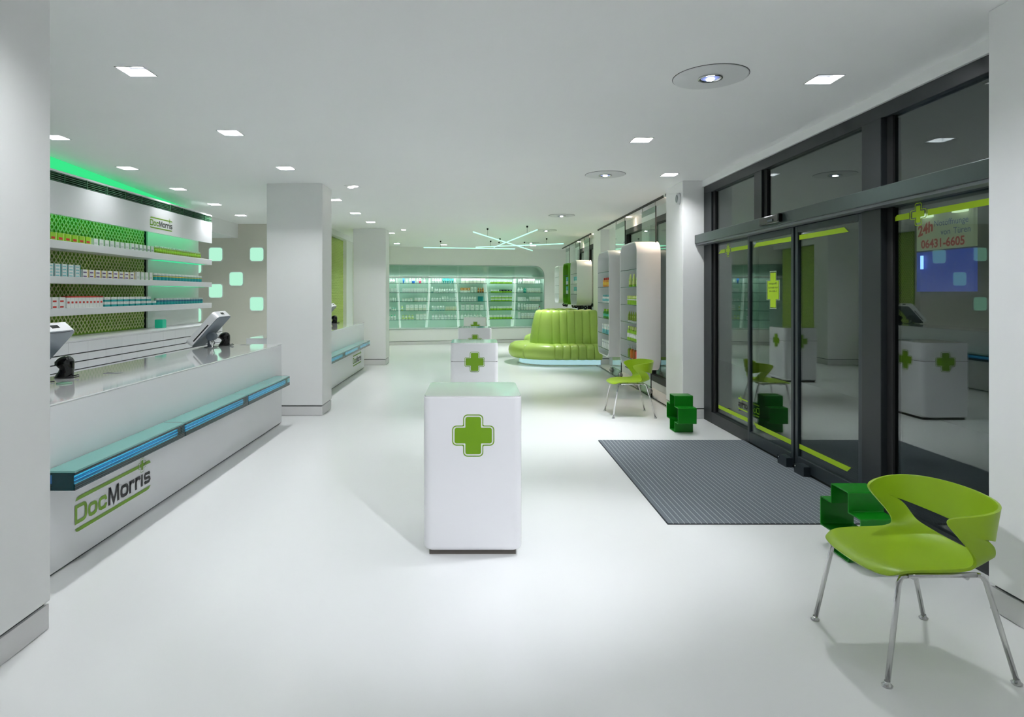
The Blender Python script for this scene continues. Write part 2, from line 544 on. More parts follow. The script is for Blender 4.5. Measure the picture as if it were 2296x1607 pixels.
def logo2d(length):
    """lettering between two green bars, a plus set into the upper one; mats [green, black]"""
    mb = MB()
    S = 0.21
    sw = .19
    x = 0.1
    xh = .74
    h = sw / 2
    # D o c
    stroke(mb, [(x, h), (x + .62, h), (x + .76, h + .06), (x + .82, h + .2), (x + .82, 1 - h - .2), (x + .76, 1 - h - .06), (x + .62, 1 - h), (x, 1 - h)], sw, True, 0); x += 1.10
    stroke(mb, oct_loop(x, x + .62, h, xh - h, .17), sw, True, 0); x += .90
    stroke(mb, [(x + .60, h + .19), (x + .60, h + .12), (x + .52, h), (x + .17, h), (x + .05, h + .05), (x, h + .17), (x, xh - h - .17), (x + .05, xh - h - .05), (x + .17, xh - h), (x + .52, xh - h), (x + .60, xh - h - .12), (x + .60, xh - h - .19)], sw, False, 0); x += .86
    # M o r r i s
    stroke(mb, [(x + .05, 0), (x + .10, 1.0)], sw, False, 1)
    stroke(mb, [(x + .12, .96), (x + .50, .08), (x + .88, .96)], sw * .95, False, 1)
    stroke(mb, [(x + .95, 0), (x + .90, 1.0)], sw, False, 1); x += 1.26
    stroke(mb, oct_loop(x, x + .62, h, xh - h, .17), sw, True, 1); x += .90
    for _ in range(2):
        stroke(mb, [(x, 0), (x, xh)], sw, False, 1)
        stroke(mb, [(x, xh - .24), (x + .14, xh - h), (x + .36, xh - h), (x + .40, xh - h - .14)], sw, False, 1); x += .66
    stroke(mb, [(x, 0), (x, xh)], sw, False, 1); x += .32
    stroke(mb, [(x + .58, xh - h - .10), (x + .50, xh - h), (x + .08, xh - h), (x, xh - h - .1), (x + .04, xh / 2 + .03), (x + .16, xh / 2), (x + .46, xh / 2), (x + .57, xh / 2 - .06), (x + .60, h + .1), (x + .50, h), (x + .08, h), (x, h + .12)], sw * .92, False, 1)
    x += .70
    W = x
    # bars
    b = len(mb.v)
    fill2d(mb, [(.02, 1.22), (W * .82, 1.22), (W * .82, 1.42), (.42, 1.42), (.2, 1.38)], 0)
    fill2d(mb, [(W * .915, 1.22), (W, 1.22), (W - .08, 1.36), (W - .25, 1.42), (W * .915, 1.42)], 0)
    fill2d(mb, [(.02, -.22), (.08, -.36), (.25, -.42), (W - .42, -.42), (W - .2, -.38), (W, -.22)], 0)
    p = plus(.30, .10, .03)
    fill2d(mb, [(u + W * .867, v + 1.32) for u, v in p], 0)
    ring2d(mb, [(u + W * .867, v + 1.32) for u, v in plus(.43, .20, .06)], [(u + W * .867, v + 1.32) for u, v in plus(.405, .175, .05)], 0)
    k = length / W
    mb.v = [(a * k, c * k, 0) for a, c, _ in mb.v]
    return mb

def text_mesh(body, size, name, m, parent, M, loc, flip=False, shear=0.0, align='LEFT', spacing=1.0, bold=0.0):
    cu = bpy.data.curves.new(name, 'FONT')
    cu.body = body
    cu.size = size
    cu.shear = shear
    cu.align_x = align
    cu.space_character = spacing
    cu.resolution_u = 3
    cu.offset = bold
    tmp = bpy.data.objects.new(name, cu)
    col.objects.link(tmp)
    dg = bpy.context.evaluated_depsgraph_get()
    me = bpy.data.meshes.new_from_object(tmp.evaluated_get(dg))
    bpy.data.objects.remove(tmp)
    me.materials.clear()
    me.materials.append(m)
    m4 = Matrix.Translation(Vector(loc)) @ M
    if flip:
        m4 = m4 @ Matrix.Diagonal((-1, 1, 1, 1))
    me.transform(m4)
    return link(name, me, parent)

# sliding leaves
D1 = struct(link('door_1', None), 'two leaf glazed sliding door with yellow green stripes')
LX = DX - .02
def leaf(y0, y1):
    st, g = .045, .055
    L = MB()
    L.box(LX - .02, LX + .02, y0, y0 + st, 0.03, 2.20)
    L.box(LX - .02, LX + .02, y1 - st, y1, 0.03, 2.20)
    L.box(LX - .02, LX + .02, y0 + st, y1 - st, 0.03, 0.135)
    L.box(LX - .02, LX + .02, y0 + st, y1 - st, 2.145, 2.20)
    o = L.build('leaf_frame', mat('leaf_frame_grey', rgb(36, 45, 50), .4), D1, bevel=.003)
    MB().box(LX - .004, LX + .004, y0 + st, y1 - st, .135, 2.145).build('pane', M_pane, o)
    MB().box(LX - .012, LX + .012, y0, y1, 0.004, .03).build('bottom_seal', M_hole, o)
    return o
leaf_a = leaf(5.63, 6.58)
leaf_b = leaf(4.63, 5.60)
def stripe(y0, y1, z0, z1, x, parent, slant0=0.0, slant1=0.0):
    # far end is y1 (left in the picture)
    MB().prism([(y0 + (slant0 if slant0 > 0 else 0), z1), (y1 - (slant1 if slant1 > 0 else 0), z1), (y1 + (slant1 if slant1 < 0 else 0), z0), (y0 - (slant0 if slant0 < 0 else 0), z0)], 'x', x - .002, x).build('stripe', M_sticker, parent)
xg = LX - .0045
stripe(5.68, 6.46, .205, .248, xg, leaf_a, 0, -.06)
stripe(4.79, 5.555, .205, .248, xg, leaf_b, -.05, 0)
stripe(5.68, 6.46, 2.078, 2.120, xg, leaf_a, 0, .06)
stripe(4.82, 5.555, 2.078, 2.120, xg, leaf_b, .06, 0)
xs_ = DX + .0135
stripe(6.45, 7.50, .205, .248, xs_, side_l)
stripe(6.45, 7.13, 2.078, 2.12, xs_, side_l)
stripe(7.31, 7.50, 2.078, 2.12, xs_, side_l, 0, .08)
stripe(3.14, 4.03, 2.105, 2.145, xs_, side_r)
stripe(4.20, 4.38, 2.105, 2.145, xs_, side_r, 0, .06)
def glasscross(y, z, h, x, parent):
    mb = MB()
    a = h * .42
    ring2d(mb, plus(h, a, h * .2), plus(h * .93, a * .85, h * .16))
    fill2d(mb, plus(h * .74, a * .62, h * .08))
    place2d(mb, 'plus_sticker', M_sticker, FACE_NX, (x - .001, y, z), parent)
glasscross(4.115, 2.125, .076, xs_, side_r)
glasscross(7.22, 2.10, .076, xs_, side_l)
# tall plus sticker with mirrored opening hours on the left leaf
yc, zc = dY(1734.5, LX), 1.63
mb = MB()
ox = [(.055, -.17), (.055, -.09), (.115, -.09), (.115, .09), (.055, .09), (.055, .17), (-.055, .17), (-.055, .09), (-.115, .09), (-.115, -.09), (-.055, -.09), (-.055, -.17)]
fill2d(mb, ox)
place2d(mb, 'hours_sticker', M_sticker, FACE_NX, (xg - .001, yc, zc), leaf_a)
ri = MB()
ring2d(ri, [(u * 1.12 + (.006 if u > 0 else -.006), v * 1.09) for u, v in ox], [(u * 1.06 + (.003 if u > 0 else -.003), v * 1.04) for u, v in ox])
place2d(ri, 'sticker_outline', mat('pale_outline', rgb(150, 170, 140), .5), FACE_NX, (xg - .001, yc, zc), leaf_a)
for tx, sz, dzz in (('Öffnungszeiten', .028, .055), ('Mo-Fr 08:00-18:30', .025, .015), ('Sa 08:00-16:00', .025, -.02)):
    text_mesh(tx, sz, 'sticker_text', M_ink, leaf_a, FACE_NX, (xg - .002, yc, zc + dzz), flip=True, align='CENTER')
place2d(logo2d(.52), 'mirrored_logo', [M_sticker, M_ink], FACE_NX, (xs_ - .001, 6.42, .335), side_l, flip=True)
# floor guides of the leaves
for y in (5.72, 5.42):
    g = tag(MB().prism([(y - .075, .0125), (y + .075, .0125), (y + .075, .085), (y + .03, .105), (y - .075, .095)], 'x', 2.83, 2.885).build('door_guide', mat('guide_blue_black', rgb(34, 42, 48), .3), None, bevel=.006),
            'dark floor guide block at the foot of the %s door leaf' % ('left' if y > 5.6 else 'right'), 'door guide')
    MB().lathe([(0.008, 0), (0.008, .012)], 2.825, y + .05, .07, 10).build('screw', M_chrome, g)

# windows behind the hanging cases
def sidewin(name, y0, y1, posts):
    o = struct(link(name, None))
    X = 3.0
    MB().box(X - .01, X + .1, y0, y1, 2.76, 2.86).build('head_rail', M_frame, o)
    MB().box(X - .01, X + .1, y0, y1, .12, .22).build('bottom_rail', M_frame, o)
    for p in posts:
        MB().box(X - .01, X + .1, p, p + .10, .22, 2.76).build('mullion', M_frame, o)
    MB().box(X + .04, X + .05, y0, y1, .22, 2.76).build('pane', M_pane, o)
sidewin('window_2', 8.56, 12.4, (8.56, 10.6, 12.3))
sidewin('window_3', 14.9, 18.2, (14.9, 16.5, 18.1))

# ---------------------------------------------------------------- street outside
struct(MB().box(3.12, 12, -6, 26, -.3, -.06).build('floor_street', mat('night_asphalt', rgb(46, 46, 50), .8, var=.2, scale=8)))
FC = struct(MB().box(6.05, 6.4, 1.0, 24, -.06, 6).build('wall_street', mat('night_render', rgb(92, 92, 90), .8, var=.08, scale=3)))
SG = tag(MB().box(6.0, 6.05, 7.46, 8.42, 2.17, 2.66).build('shop_sign', mat('sign_cream', rgb(190, 196, 170), .6, emit=rgb(150, 165, 130), es=.35)),  # lamp light falling on the board is put in as emission
         'cream locksmith sign with red and blue lettering across the street', 'sign')
M_red = mat('sign_red', rgb(150, 20, 20), .6, emit=rgb(170, 30, 28), es=.3)
M_blu = mat('sign_blue', rgb(20, 60, 120), .6, emit=rgb(20, 70, 140), es=.3)
text_mesh('24h', .19, 'sign_text', M_red, SG, FACE_NX @ Matrix.Rotation(.22, 4, 'Z'), (5.995, 8.39, 2.36), shear=.25, bold=.006)
text_mesh('Notöffnunge', .112, 'sign_text', M_blu, SG, FACE_NX, (5.995, 8.10, 2.47))
text_mesh('von', .112, 'sign_text', M_blu, SG, FACE_NX, (5.995, 7.98, 2.35))
text_mesh('Türen', .112, 'sign_text', M_blu, SG, FACE_NX, (5.995, 7.77, 2.35))
text_mesh('06431-6605', .155, 'sign_text', M_red, SG, FACE_NX, (5.995, 8.33, 2.20), bold=.004)
for y in (7.62, 8.2):
    MB().box(5.93, 6.0, y - .09, y + .09, 2.60, 2.64).build('sign_lamp', emis('sign_lamp_glow', rgb(210, 230, 190), 1.6), SG)
BS = tag(MB().box(6.0, 6.05, 7.46, 8.42, 1.62, 2.15).build('blue_window', mat('blue_display', rgb(8, 40, 110), .4, emit=rgb(10, 62, 200), es=.42, var=.5, scale=6)),
         'blue lit display window below the locksmith sign', 'window')
MB().box(5.96, 5.985, 8.27, 8.295, 1.92, 2.10).build('neon_tube', emis('neon_blue', rgb(120, 160, 255), 4.0), BS)

# ---------------------------------------------------------------- ceiling fixtures
pan = MB().box(-.06, .06, -.06, .06, .088, .092).mesh('lamp_panel', M_lamp)
pan_soft = MB().box(-.06, .06, -.06, .06, .088, .092).mesh('lamp_panel', M_lamp_soft)
wellm = MB()
for (a, b, c, d) in ((-HS, -HS + .004, -HS, HS), (HS - .004, HS, -HS, HS), (-HS, HS, -HS, -HS + .004), (-HS, HS, HS - .004, HS)):
    wellm.box(a, b, c, d, 0, .10)
wellm.box(-HS, HS, -HS, HS, .10, .104)
wellm = wellm.mesh('recess', M_lac)
rimm = MB().ring([(-HS - .004, -HS - .004), (HS + .004, -HS - .004), (HS + .004, HS + .004), (-HS - .004, HS + .004)],
                 [(-HS + .002, -HS + .002), (HS - .002, -HS + .002), (HS - .002, HS - .002), (-HS + .002, HS - .002)], 'z', -.003, .001).mesh('rim', mat('rim_grey', rgb(150, 155, 155), .5))
innm = MB().ring([(-.085, -.085), (.085, -.085), (.085, .085), (-.085, .085)], [(-.061, -.061), (.061, -.061), (.061, .061), (-.061, .061)], 'z', .05, .054).mesh('inner_frame', M_lac)
for (x, y), nm in zip(SQ, SQ_NAME):
    t = thing('ceiling_light', 'square recessed ceiling light ' + nm, 'ceiling light', (x, y, CEIL), 0, 'square recessed ceiling lights')
    link('recess', wellm, t); link('rim', rimm, t); link('lamp_panel', pan_soft if (x < -3 and y < 9.5) or (x > 0 and 0 < y < 3) else pan, t); link('inner_frame', innm, t)

RD = [(1.55, 4.09, 'nearest the camera'), (1.56, 7.46, 'second from the camera'), (1.58, 11.4, 'third from the camera'), (1.60, 14.1, 'above the green sofa'), (1.57, 17.6, 'nearest the back wall'), (1.55, 0.6, 'behind the camera'), (-0.7, 0.3, 'added behind the camera on the left')]
discm = MB().lathe([(.238, 0), (.236, -.006), (.228, -.008), (.08, -.008)], n=48).mesh('disc', mat('ceiling_disc', (0.74, 0.75, 0.75, 1), .5, var=.01))
discrim = MB().lathe([(.241, 0.0), (.241, -.002), (.236, -.003)], n=48).mesh('disc_gap', M_groove)
ringm = MB()
prof = [(.078, -.008), (.078, -.016), (.064, -.016), (.060, -.010)]
ringm.lathe(prof, n=32)
ringm = ringm.mesh('lamp_ring', M_chrome)
lensm = MB().lathe([(.058, -.0105), (.040, -.014), (.012, -.016)], n=24).mesh('lens', mat('lens_blue', rgb(90, 100, 150), .1, emit=rgb(150, 165, 230), es=.6))
bulbm = MB().lathe([(.026, -.014), (.024, -.022), (.010, -.026)], n=16).mesh('bulb', M_lens)
for i, (x, y, nm) in enumerate(RD):
    t = thing('round_ceiling_light', 'round ceiling disc with small projector lamp, ' + nm, 'ceiling light', (x, y, CEIL), 0, 'round ceiling projector lamps')
    link('disc_gap', discrim, t); link('disc', discm, t); link('lamp_ring', ringm, t); link('lens', lensm, t); link('bulb', bulbm, t)
    ld = bpy.data.lights.new('projector_beam', 'SPOT')
    ld.energy = SPOT_W
    ld.color = (0.93, 0.96, 1.0)
    ld.spot_size = math.radians(50)
    ld.spot_blend = 0.9
    ld.shadow_soft_size = 0.05
    lo = link('projector_beam', ld, t, (0, 0, -.04))
    lo.rotation_euler = (math.radians(-2), math.radians(14), 0)
    if y > 7:
        ld.energy = SPOT_W * 2.2
        ld.spot_size = math.radians(66)
    if y < 1:      # right lamp turned to the first pedestal; left one added to brighten the pier
        ld.color = (0.90, 0.92, 1.0)
        ld.energy = SPOT_W * (2.8 if x > 0 else 2.4)
        ld.spot_size = math.radians(40 if x > 0 else 34)
        dv = Vector((-0.15, 3.6, 0.5) if x > 0 else (2.62, 2.75, 1.35)) - Vector((x, y, CEIL - .04))
        lo.rotation_euler = dv.to_track_quat('-Z', 'Y').to_euler()
# small double spot fixture
t = thing('double_ceiling_spot', 'square ceiling plate with two small spots before the middle column', 'ceiling light', (-1.65, 8.3, CEIL))
MB().box(-.1, .1, -.1, .1, -.004, 0).build('plate', M_lac, t)
for dx, dy in ((-.035, .04), (.035, -.04)):
    MB().lathe([(.042, -.004), (.042, -.010), (.02, -.012)], dx, dy, 0, 16).build('spot_lamp', emis('small_spot', (1, .95, .88, 1), 8.0), t)
t = thing('ceiling_spot', 'small tilted ceiling spot near the far column', 'ceiling light', (-1.63, 13.95, CEIL))
MB().lathe([(.05, 0), (.05, -.01), (.02, -.014)], n=16).build('spot_lamp', MATS['small_spot'], t)
# warm spots above the hanging cases
for i, (y, nm) in enumerate(((9.2, 'above the nearest tall case'), (11.6, 'above the second tall case'), (14.95, 'above the nearest short case'), (17.2, 'above the green case'))):
    t = thing('alcove_spot', 'small warm ceiling spot ' + nm, 'ceiling light', (2.87, y, CEIL), 0, 'warm spots by the window')
    MB().lathe([(.045, 0), (.045, -.008), (.02, -.010)], n=16).build('spot_lamp', emis('warm_spot', (1.0, .80, .62, 1), 25.0), t)
    ld = bpy.data.lights.new('warm_beam', 'SPOT')
    ld.energy = WARM_W * 4; ld.color = (1.0, .78, .60); ld.spot_size = math.radians(110); ld.spot_blend = 1.0; ld.shadow_soft_size = .04
    link('warm_beam', ld, t, (0, 0, -.03))

# suspended green light tubes
M_tube = emis('green_tube', rgb(160, 248, 205), 1.9)
tubes = [((-.05, 12.65, 2.85), (1.66, 18.2, 2.85), 'crossing from front left to back right'), ((1.22, 12.3, 2.86), (.50, 17.0, 2.86), 'crossing from front right to back left'),
         ((-1.42, 16.83, 2.84), (1.10, 17.35, 2.84), 'lying flat to the left'), ((0.0, 17.1, 2.87), (2.25, 15.9, 2.87), 'reaching towards the window side')]
for a, b, nm in tubes:
    t = thing('light_tube', 'slim suspended mint green light tube ' + nm, 'light tube', a, 0, 'suspended green light tubes')
    A, B = Vector((0, 0, 0)), Vector(b) - Vector(a)
    MB().tube([A, B], .012, 8).build('tube', M_tube, t)
    for f in (.18, .82):
        p = A.lerp(B, f)
        MB().tube([p, p + Vector((0, 0, CEIL - a[2]))], .003, 5).build('wire', M_dark, t)
        MB().lathe([(.02, 0), (.02, -.03), (.008, -.04)], p.x, p.y, CEIL - a[2], 10).build('ceiling_cup', M_dark, t)

# ---------------------------------------------------------------- product kit
PC = {}
def pal(name, c, rough=.45):
    return mat('pack_' + name, rgb(*c), rough, var=.03)
COL = {'white': (238, 240, 238), 'offwhite': (226, 226, 214), 'cream': (224, 214, 190), 'lime': (150, 205, 40), 'green': (60, 150, 40), 'olive': (120, 150, 20), 'teal': (0, 150, 150),
       'mint': (90, 200, 165), 'aqua': (120, 200, 205), 'blue': (20, 110, 200), 'navy': (30, 50, 120), 'purple': (90, 50, 120), 'yellow': (235, 195, 60), 'orange': (225, 150, 60), 'brown': (160, 95, 30),
       'red': (205, 50, 40), 'pink': (215, 60, 110), 'dark': (20, 50, 40), 'amber': (200, 110, 20), 'grey': (160, 170, 175), 'silver': (212, 217, 216), 'palelime': (205, 222, 130)}
def pm(c): return pal(c, COL[c])
def product_mesh(kind, w, d, h, c1, c2, c3=None):
    """front faces -Y. c1 main colour, c2 second colour (band, cap), c3 print"""
    key = (kind, round(w, 3), round(d, 3), round(h, 3), c1, c2, c3)
    if key in PC:
        return PC[key]
    m = MB()
    mats = [pm(c1), pm(c2), pm(c3 or c2)]
    if kind == 'carton':          # band along the foot, small printed field on the face
        m.box(-w / 2, w / 2, -d / 2, d / 2, 0, h * .45, 1)
        m.box(-w / 2, w / 2, -d / 2, d / 2, h * .45, h, 0)
        m.box(-w * .32, w * .1, -d / 2 - .0008, -d / 2, h * .66, h * .80, 2)
    elif kind == 'toppack':       # coloured lid stripe, printed mark on the face
        m.box(-w / 2, w / 2, -d / 2, d / 2, 0, h * .88, 0)
        m.box(-w / 2, w / 2, -d / 2, d / 2, h * .88, h, 1)
        m.box(-w * .3, w * .25, -d / 2 - .0008, -d / 2, h * .38, h * .55, 2)
    elif kind == 'sidepack':      # coloured flank and corner flash
        m.box(-w / 2, w / 2 * .72, -d / 2, d / 2, 0, h, 0)
        m.box(w / 2 * .72, w / 2, -d / 2, d / 2, 0, h, 1)
        m.box(-w * .42, w * .2, -d / 2 - .0008, -d / 2, h * .12, h * .42, 2)
    elif kind == 'bottle':
        r = w / 2
        m.lathe([(r * .92, 0), (r, h * .03), (r, h * .68), (r * .55, h * .76)], n=12, mi=0)
        m.lathe([(r * .55, h * .76), (r * .55, h * .97), (r * .42, h)], n=12, mi=1)
        m.lathe([(r * 1.01, h * .2), (r * 1.01, h * .5)], n=12, mi=2)
    elif kind == 'jar':
        r = w / 2
        m.lathe([(r * .94, 0), (r, h * .05), (r, h * .70)], n=14, mi=0)
        m.lathe([(r * 1.02, h * .70), (r * 1.02, h * .97), (r * .9, h)], n=14, mi=1)
        m.lathe([(r * 1.008, h * .5), (r * 1.008, h * .62)], n=14, mi=2)
    elif kind == 'tube':          # standing on its cap, flat crimp on top
        r = w / 2
        k = 12
        lo = []
        for z, a, b in ((h * .16, r * .8, r * .8), (h * .6, r * .95, r * .6), (h, r, r * .08)):
            lo.append([(a * math.cos(2 * PI * i / k), b * math.sin(2 * PI * i / k), z) for i in range(k)])
        m.loft(lo, 0)
        m.lathe([(r * .72, 0), (r * .72, h * .16)], n=12, mi=1)
        m.box(-r * .4, r * .4, -r * .66, -r * .6, h * .45, h * .6, 2)
    elif kind == 'pump':
        r = w / 2
        m.lathe([(r * .92, 0), (r, h * .03), (r, h * .58), (r * .45, h * .68)], n=12, mi=0)
        m.lathe([(r * .40, h * .68), (r * .40, h * .78), (r * .12, h * .8), (r * .12, h * .94)], n=10, mi=1)
        m.box(-r * .2, r * .2, -r * .95, r * .3, h * .93, h, 1)
    PC[key] = m.mesh(kind, mats)
    return PC[key]
NAMEK = {'carton': 'product_box', 'toppack': 'product_box', 'sidepack': 'product_box', 'bottle': 'bottle', 'jar': 'jar', 'tube': 'cosmetic_tube', 'pump': 'pump_bottle'}
NOUN = {'carton': 'carton', 'toppack': 'carton', 'sidepack': 'box', 'bottle': 'bottle', 'jar': 'jar', 'tube': 'tube', 'pump': 'pump bottle'}
CATK = {'carton': 'box', 'toppack': 'box', 'sidepack': 'box', 'bottle': 'bottle', 'jar': 'jar', 'tube': 'tube', 'pump': 'bottle'}
CN = {'palelime': 'pale lime', 'offwhite': 'off-white', 'dark': 'dark green', 'silver': 'silver'}
def product(kind, loc, rz, w, d, h, c1, c2, c3, label, group):
    o = link(NAMEK[kind], product_mesh(kind, w, d, h, c1, c2, c3), None, loc, rz)
    return tag(o, label, CATK[kind], group)
def look(kind, c1, c2):
    a, b = CN.get(c1, c1), CN.get(c2, c2)
    return ('%s %s' % (a, NOUN[kind])) if a == b else ('%s and %s %s' % (a, b, NOUN[kind]))

# products in the back wall bays: (kind, count, px range, height px, colours, jitter)
def z3(a): return 860 + .1058 * a
def z4(a): return 1030 + .1058 * a
BP = {
 (0, 0): [('bottle', 1, z3(95), z3(118), 10, 'green', 'lime'), ('bottle', 2, z3(140), z3(255), 9.5, 'white', 'silver')],
 (0, 1): [('carton', 3, z3(95), z3(285), 9, 'white', 'silver')],
 (0, 2): [('bottle', 4, z3(95), z3(275), 9, 'white', 'white')],
 (0, 3): [('carton', 2, z3(90), z3(170), 8, 'white', 'grey'), ('jar', 2, z3(185), z3(275), 7, 'white', 'aqua')],
 (0, 4): [('bottle', 3, z3(90), z3(270), 11.5, 'white', 'mint')],
 (1, 0): [('tube', 1, z3(408), z3(458), 11.5, 'blue', 'blue'), ('bottle', 1, z3(485), z3(522), 9.5, 'white', 'silver'), ('bottle', 1, z3(550), z3(595), 11.5, 'white', 'white'), ('jar', 1, z3(605), z3(682), 10.5, 'blue', 'white'),
          ('bottle', 1, z3(708), z3(748), 11.5, 'white', 'white'), ('jar', 1, z3(755), z3(815), 10.5, 'pink', 'white'), ('bottle', 1, z3(858), z3(898), 11, 'white', 'grey')],
 (1, 1): [('carton', 9, z3(405), z3(940), 9, 'white', 'silver')],
 (1, 2): [('jar', 4, z3(395), z3(630), 6.8, 'white', 'offwhite'), ('carton', 4, z3(660), z3(918), 8, 'white', 'offwhite')],
 (1, 3): [('bottle', 1, z3(378), z3(425), 12, 'palelime', 'white'), ('carton', 5, z3(475), z3(925), 13, 'white', 'offwhite')],
 (1, 4): [('bottle', 4, z3(390), z3(655), 10, 'offwhite', 'palelime'), ('toppack', 3, z3(688), z3(925), 12.5, 'white', 'offwhite')],
 (2, 0): [('bottle', 4, z3(1035), z3(1245), 11.5, 'white', 'silver'), ('tube', 5, z3(1258), z3(1500), 10.5, 'teal', 'aqua'), ('bottle', 1, z3(1515), z3(1550), 9, 'white', 'white')],
 (2, 1): [('tube', 1, z3(1020), z3(1062), 13, 'white', 'aqua'), ('bottle', 9, z3(1075), z3(1545), 10, 'white', 'silver')],
 (2, 2): [('bottle', 4, z3(1020), z3(1230), 9.5, 'white', 'silver'), ('bottle', 3, z3(1240), z3(1395), 11.5, 'white', 'white'), ('bottle', 3, z3(1405), z3(1560), 9, 'white', 'silver')],
 (2, 3): [('tube', 5, z3(1025), z3(1310), 10, 'white', 'aqua'), ('carton', 6, z3(1322), z3(1560), 8.5, 'offwhite', 'cream')],
 (2, 4): [('bottle', 8, z3(1030), z3(1560), 11.5, 'white', 'silver')],
 (3, 0): [('carton', 6, z4(50), z4(545), 11.5, 'white', 'offwhite')],
 (3, 1): [('carton', 3, z4(35), z4(245), 10.5, 'orange', 'white'), ('tube', 2, z4(255), z4(385), 12.5, 'white', 'white'), ('bottle', 3, z4(395), z4(540), 11, 'brown', 'orange')],
 (3, 2): [('bottle', 6, z4(50), z4(380), 12, 'white', 'silver'), ('carton', 3, z4(405), z4(525), 11, 'teal', 'teal')],
 (3, 3): [('toppack', 5, z4(40), z4(535), 13.5, 'white', 'grey')],
 (3, 4): [('pump', 7, z4(40), z4(500), 14, 'white', 'silver')],
 (4, 0): [('carton', 7, z4(668), z4(1135), 7, 'white', 'lime')],
 (4, 1): [('carton', 4, z4(680), z4(860), 6.5, 'white', 'lime'), ('carton', 4, z4(866), z4(1132), 6.5, 'dark', 'lime')],
 (4, 2): [('carton', 6, z4(680), z4(1135), 6, 'white', 'lime'), ('carton', 6, z4(680), z4(1135), -6, 'white', 'lime')],
 (4, 3): [('carton', 7, z4(668), z4(1138), 8, 'white', 'lime')],
 (4, 4): [('carton', 7, z4(655), z4(1138), 8.5, 'white', 'lime')],
 (5, 0): [('bottle', 2, z4(1265), z4(1345), 12.5, 'white', 'white'), ('carton', 5, z4(1365), z4(1615), 13.5, 'white', 'offwhite'), ('jar', 3, z4(1630), z4(1740), 7, 'white', 'white')],
 (5, 1): [('bottle', 2, z4(1250), z4(1370), 11, 'white', 'white'), ('bottle', 1, z4(1374), z4(1442), 11, 'teal', 'mint'), ('carton', 6, z4(1450), z4(1740), 9.5, 'white', 'offwhite')],
 (5, 2): [('carton', 4, z4(1255), z4(1425), 9, 'white', 'white'), ('jar', 1, z4(1440), z4(1490), 5, 'white', 'white'), ('carton', 5, z4(1505), z4(1735), 9.5, 'white', 'offwhite')],
 (5, 3): [('bottle', 1, z4(1250), z4(1312), 15, 'white', 'white'), ('carton', 1, z4(1330), z4(1368), 14, 'white', 'offwhite'), ('bottle', 1, z4(1378), z4(1425), 14, 'white', 'white'), ('carton', 5, z4(1435), z4(1700), 13, 'white', 'offwhite'), ('jar', 1, z4(1705), z4(1738), 8, 'white', 'pink')],
 (5, 4): [('carton', 1, z4(1260), z4(1310), 14.5, 'white', 'white'), ('carton', 6, z4(1325), z4(1700), 12.5, 'white', 'offwhite')],
}
BAYN = ['leftmost back wall bay', 'second back wall bay', 'third back wall bay', 'fourth back wall bay', 'fifth back wall bay', 'rightmost back wall bay']
SHN = ['top', 'second', 'third', 'fourth', 'bottom']
cb, sb = math.cos(BA), math.sin(BA)
for (bay, sh), groups in BP.items():
    k = 0
    for (kind, cnt, pa, pb, hp, c1, c2) in groups:
        up = hp < 0
        if up:
            k = 0
        for i in range(cnt):
            k += 1
            a = bu(pa + (pb - pa) * i / cnt)
            b = bu(pa + (pb - pa) * (i + 1) / cnt)
            u = (a + b) / 2
            wd = (b - a) * (.84 if kind == 'carton' else .80)
            wd = min(wd, .105)
            Yd = BW0 + BWS * u
            h = abs(hp) * Yd / F * (1.0 if up else random.uniform(.96, 1.03) if kind != 'carton' else 1.0)
            z = SHZ[sh] + .0005
            if up:
                z += h + .0005
            v = .11 + random.uniform(-.012, .012) if not (bay == 4 and sh == 2) else .11
            dd = min(wd, .07)
            lab = '%s, %s%s from left, %s shelf of %s' % (look(kind, c1, c2), 'upper layer, ' if up else '', ORD[k], SHN[sh], BAYN[bay])
            c3 = {'white': 'silver', 'lime': 'lime'}.get(c1, c2)
            if bay == 4: c3 = 'silver'
            product(kind, (u * cb - v * sb, BW0 + u * sb + v * cb, z), BA, wd, dd, round(h, 2 if kind != 'carton' else 3), c1, c2, c3, lab, 'goods in the back wall niche')

# ---------------------------------------------------------------- left display unit behind the counter
UX = -4.30
def uY(px, X=UX): return -X * F / (VX - px)
UY0, UY1 = 5.0, 10.08
unit = thing('display_unit', 'long white wall display with green lattice back and three thick shelves', 'display unit', (UX, UY0, 0))
def U(mb, name, m, parent=unit, bevel=0.0):
    mb.v = [(x - UX, y - UY0, z) for x, y, z in mb.v]
    return mb.build(name, m, parent, bevel=bevel)
U(MB().box(-4.34, UX, UY0, UY1, 2.41, 2.745), 'fascia', M_lac)
U(MB().box(-4.62, -4.34, UY0, UY1, 2.50, 2.745), 'soffit', M_lac)
U(MB().box(-4.62, -4.56, UY0, 8.50, 1.12, 2.50), 'lattice_backing', mat('lattice_green', rgb(112, 164, 8), .4, var=.03))
U(MB().box(-4.62, -4.52, 8.52, UY1, 1.12, 2.50), 'plain_backing', mat('plain_backing_white', rgb(225, 232, 226), .5, var=.01))
U(MB().box(-4.56, -4.54, 8.50, 8.52, 1.12, 2.50), 'edge_strip', M_hole)
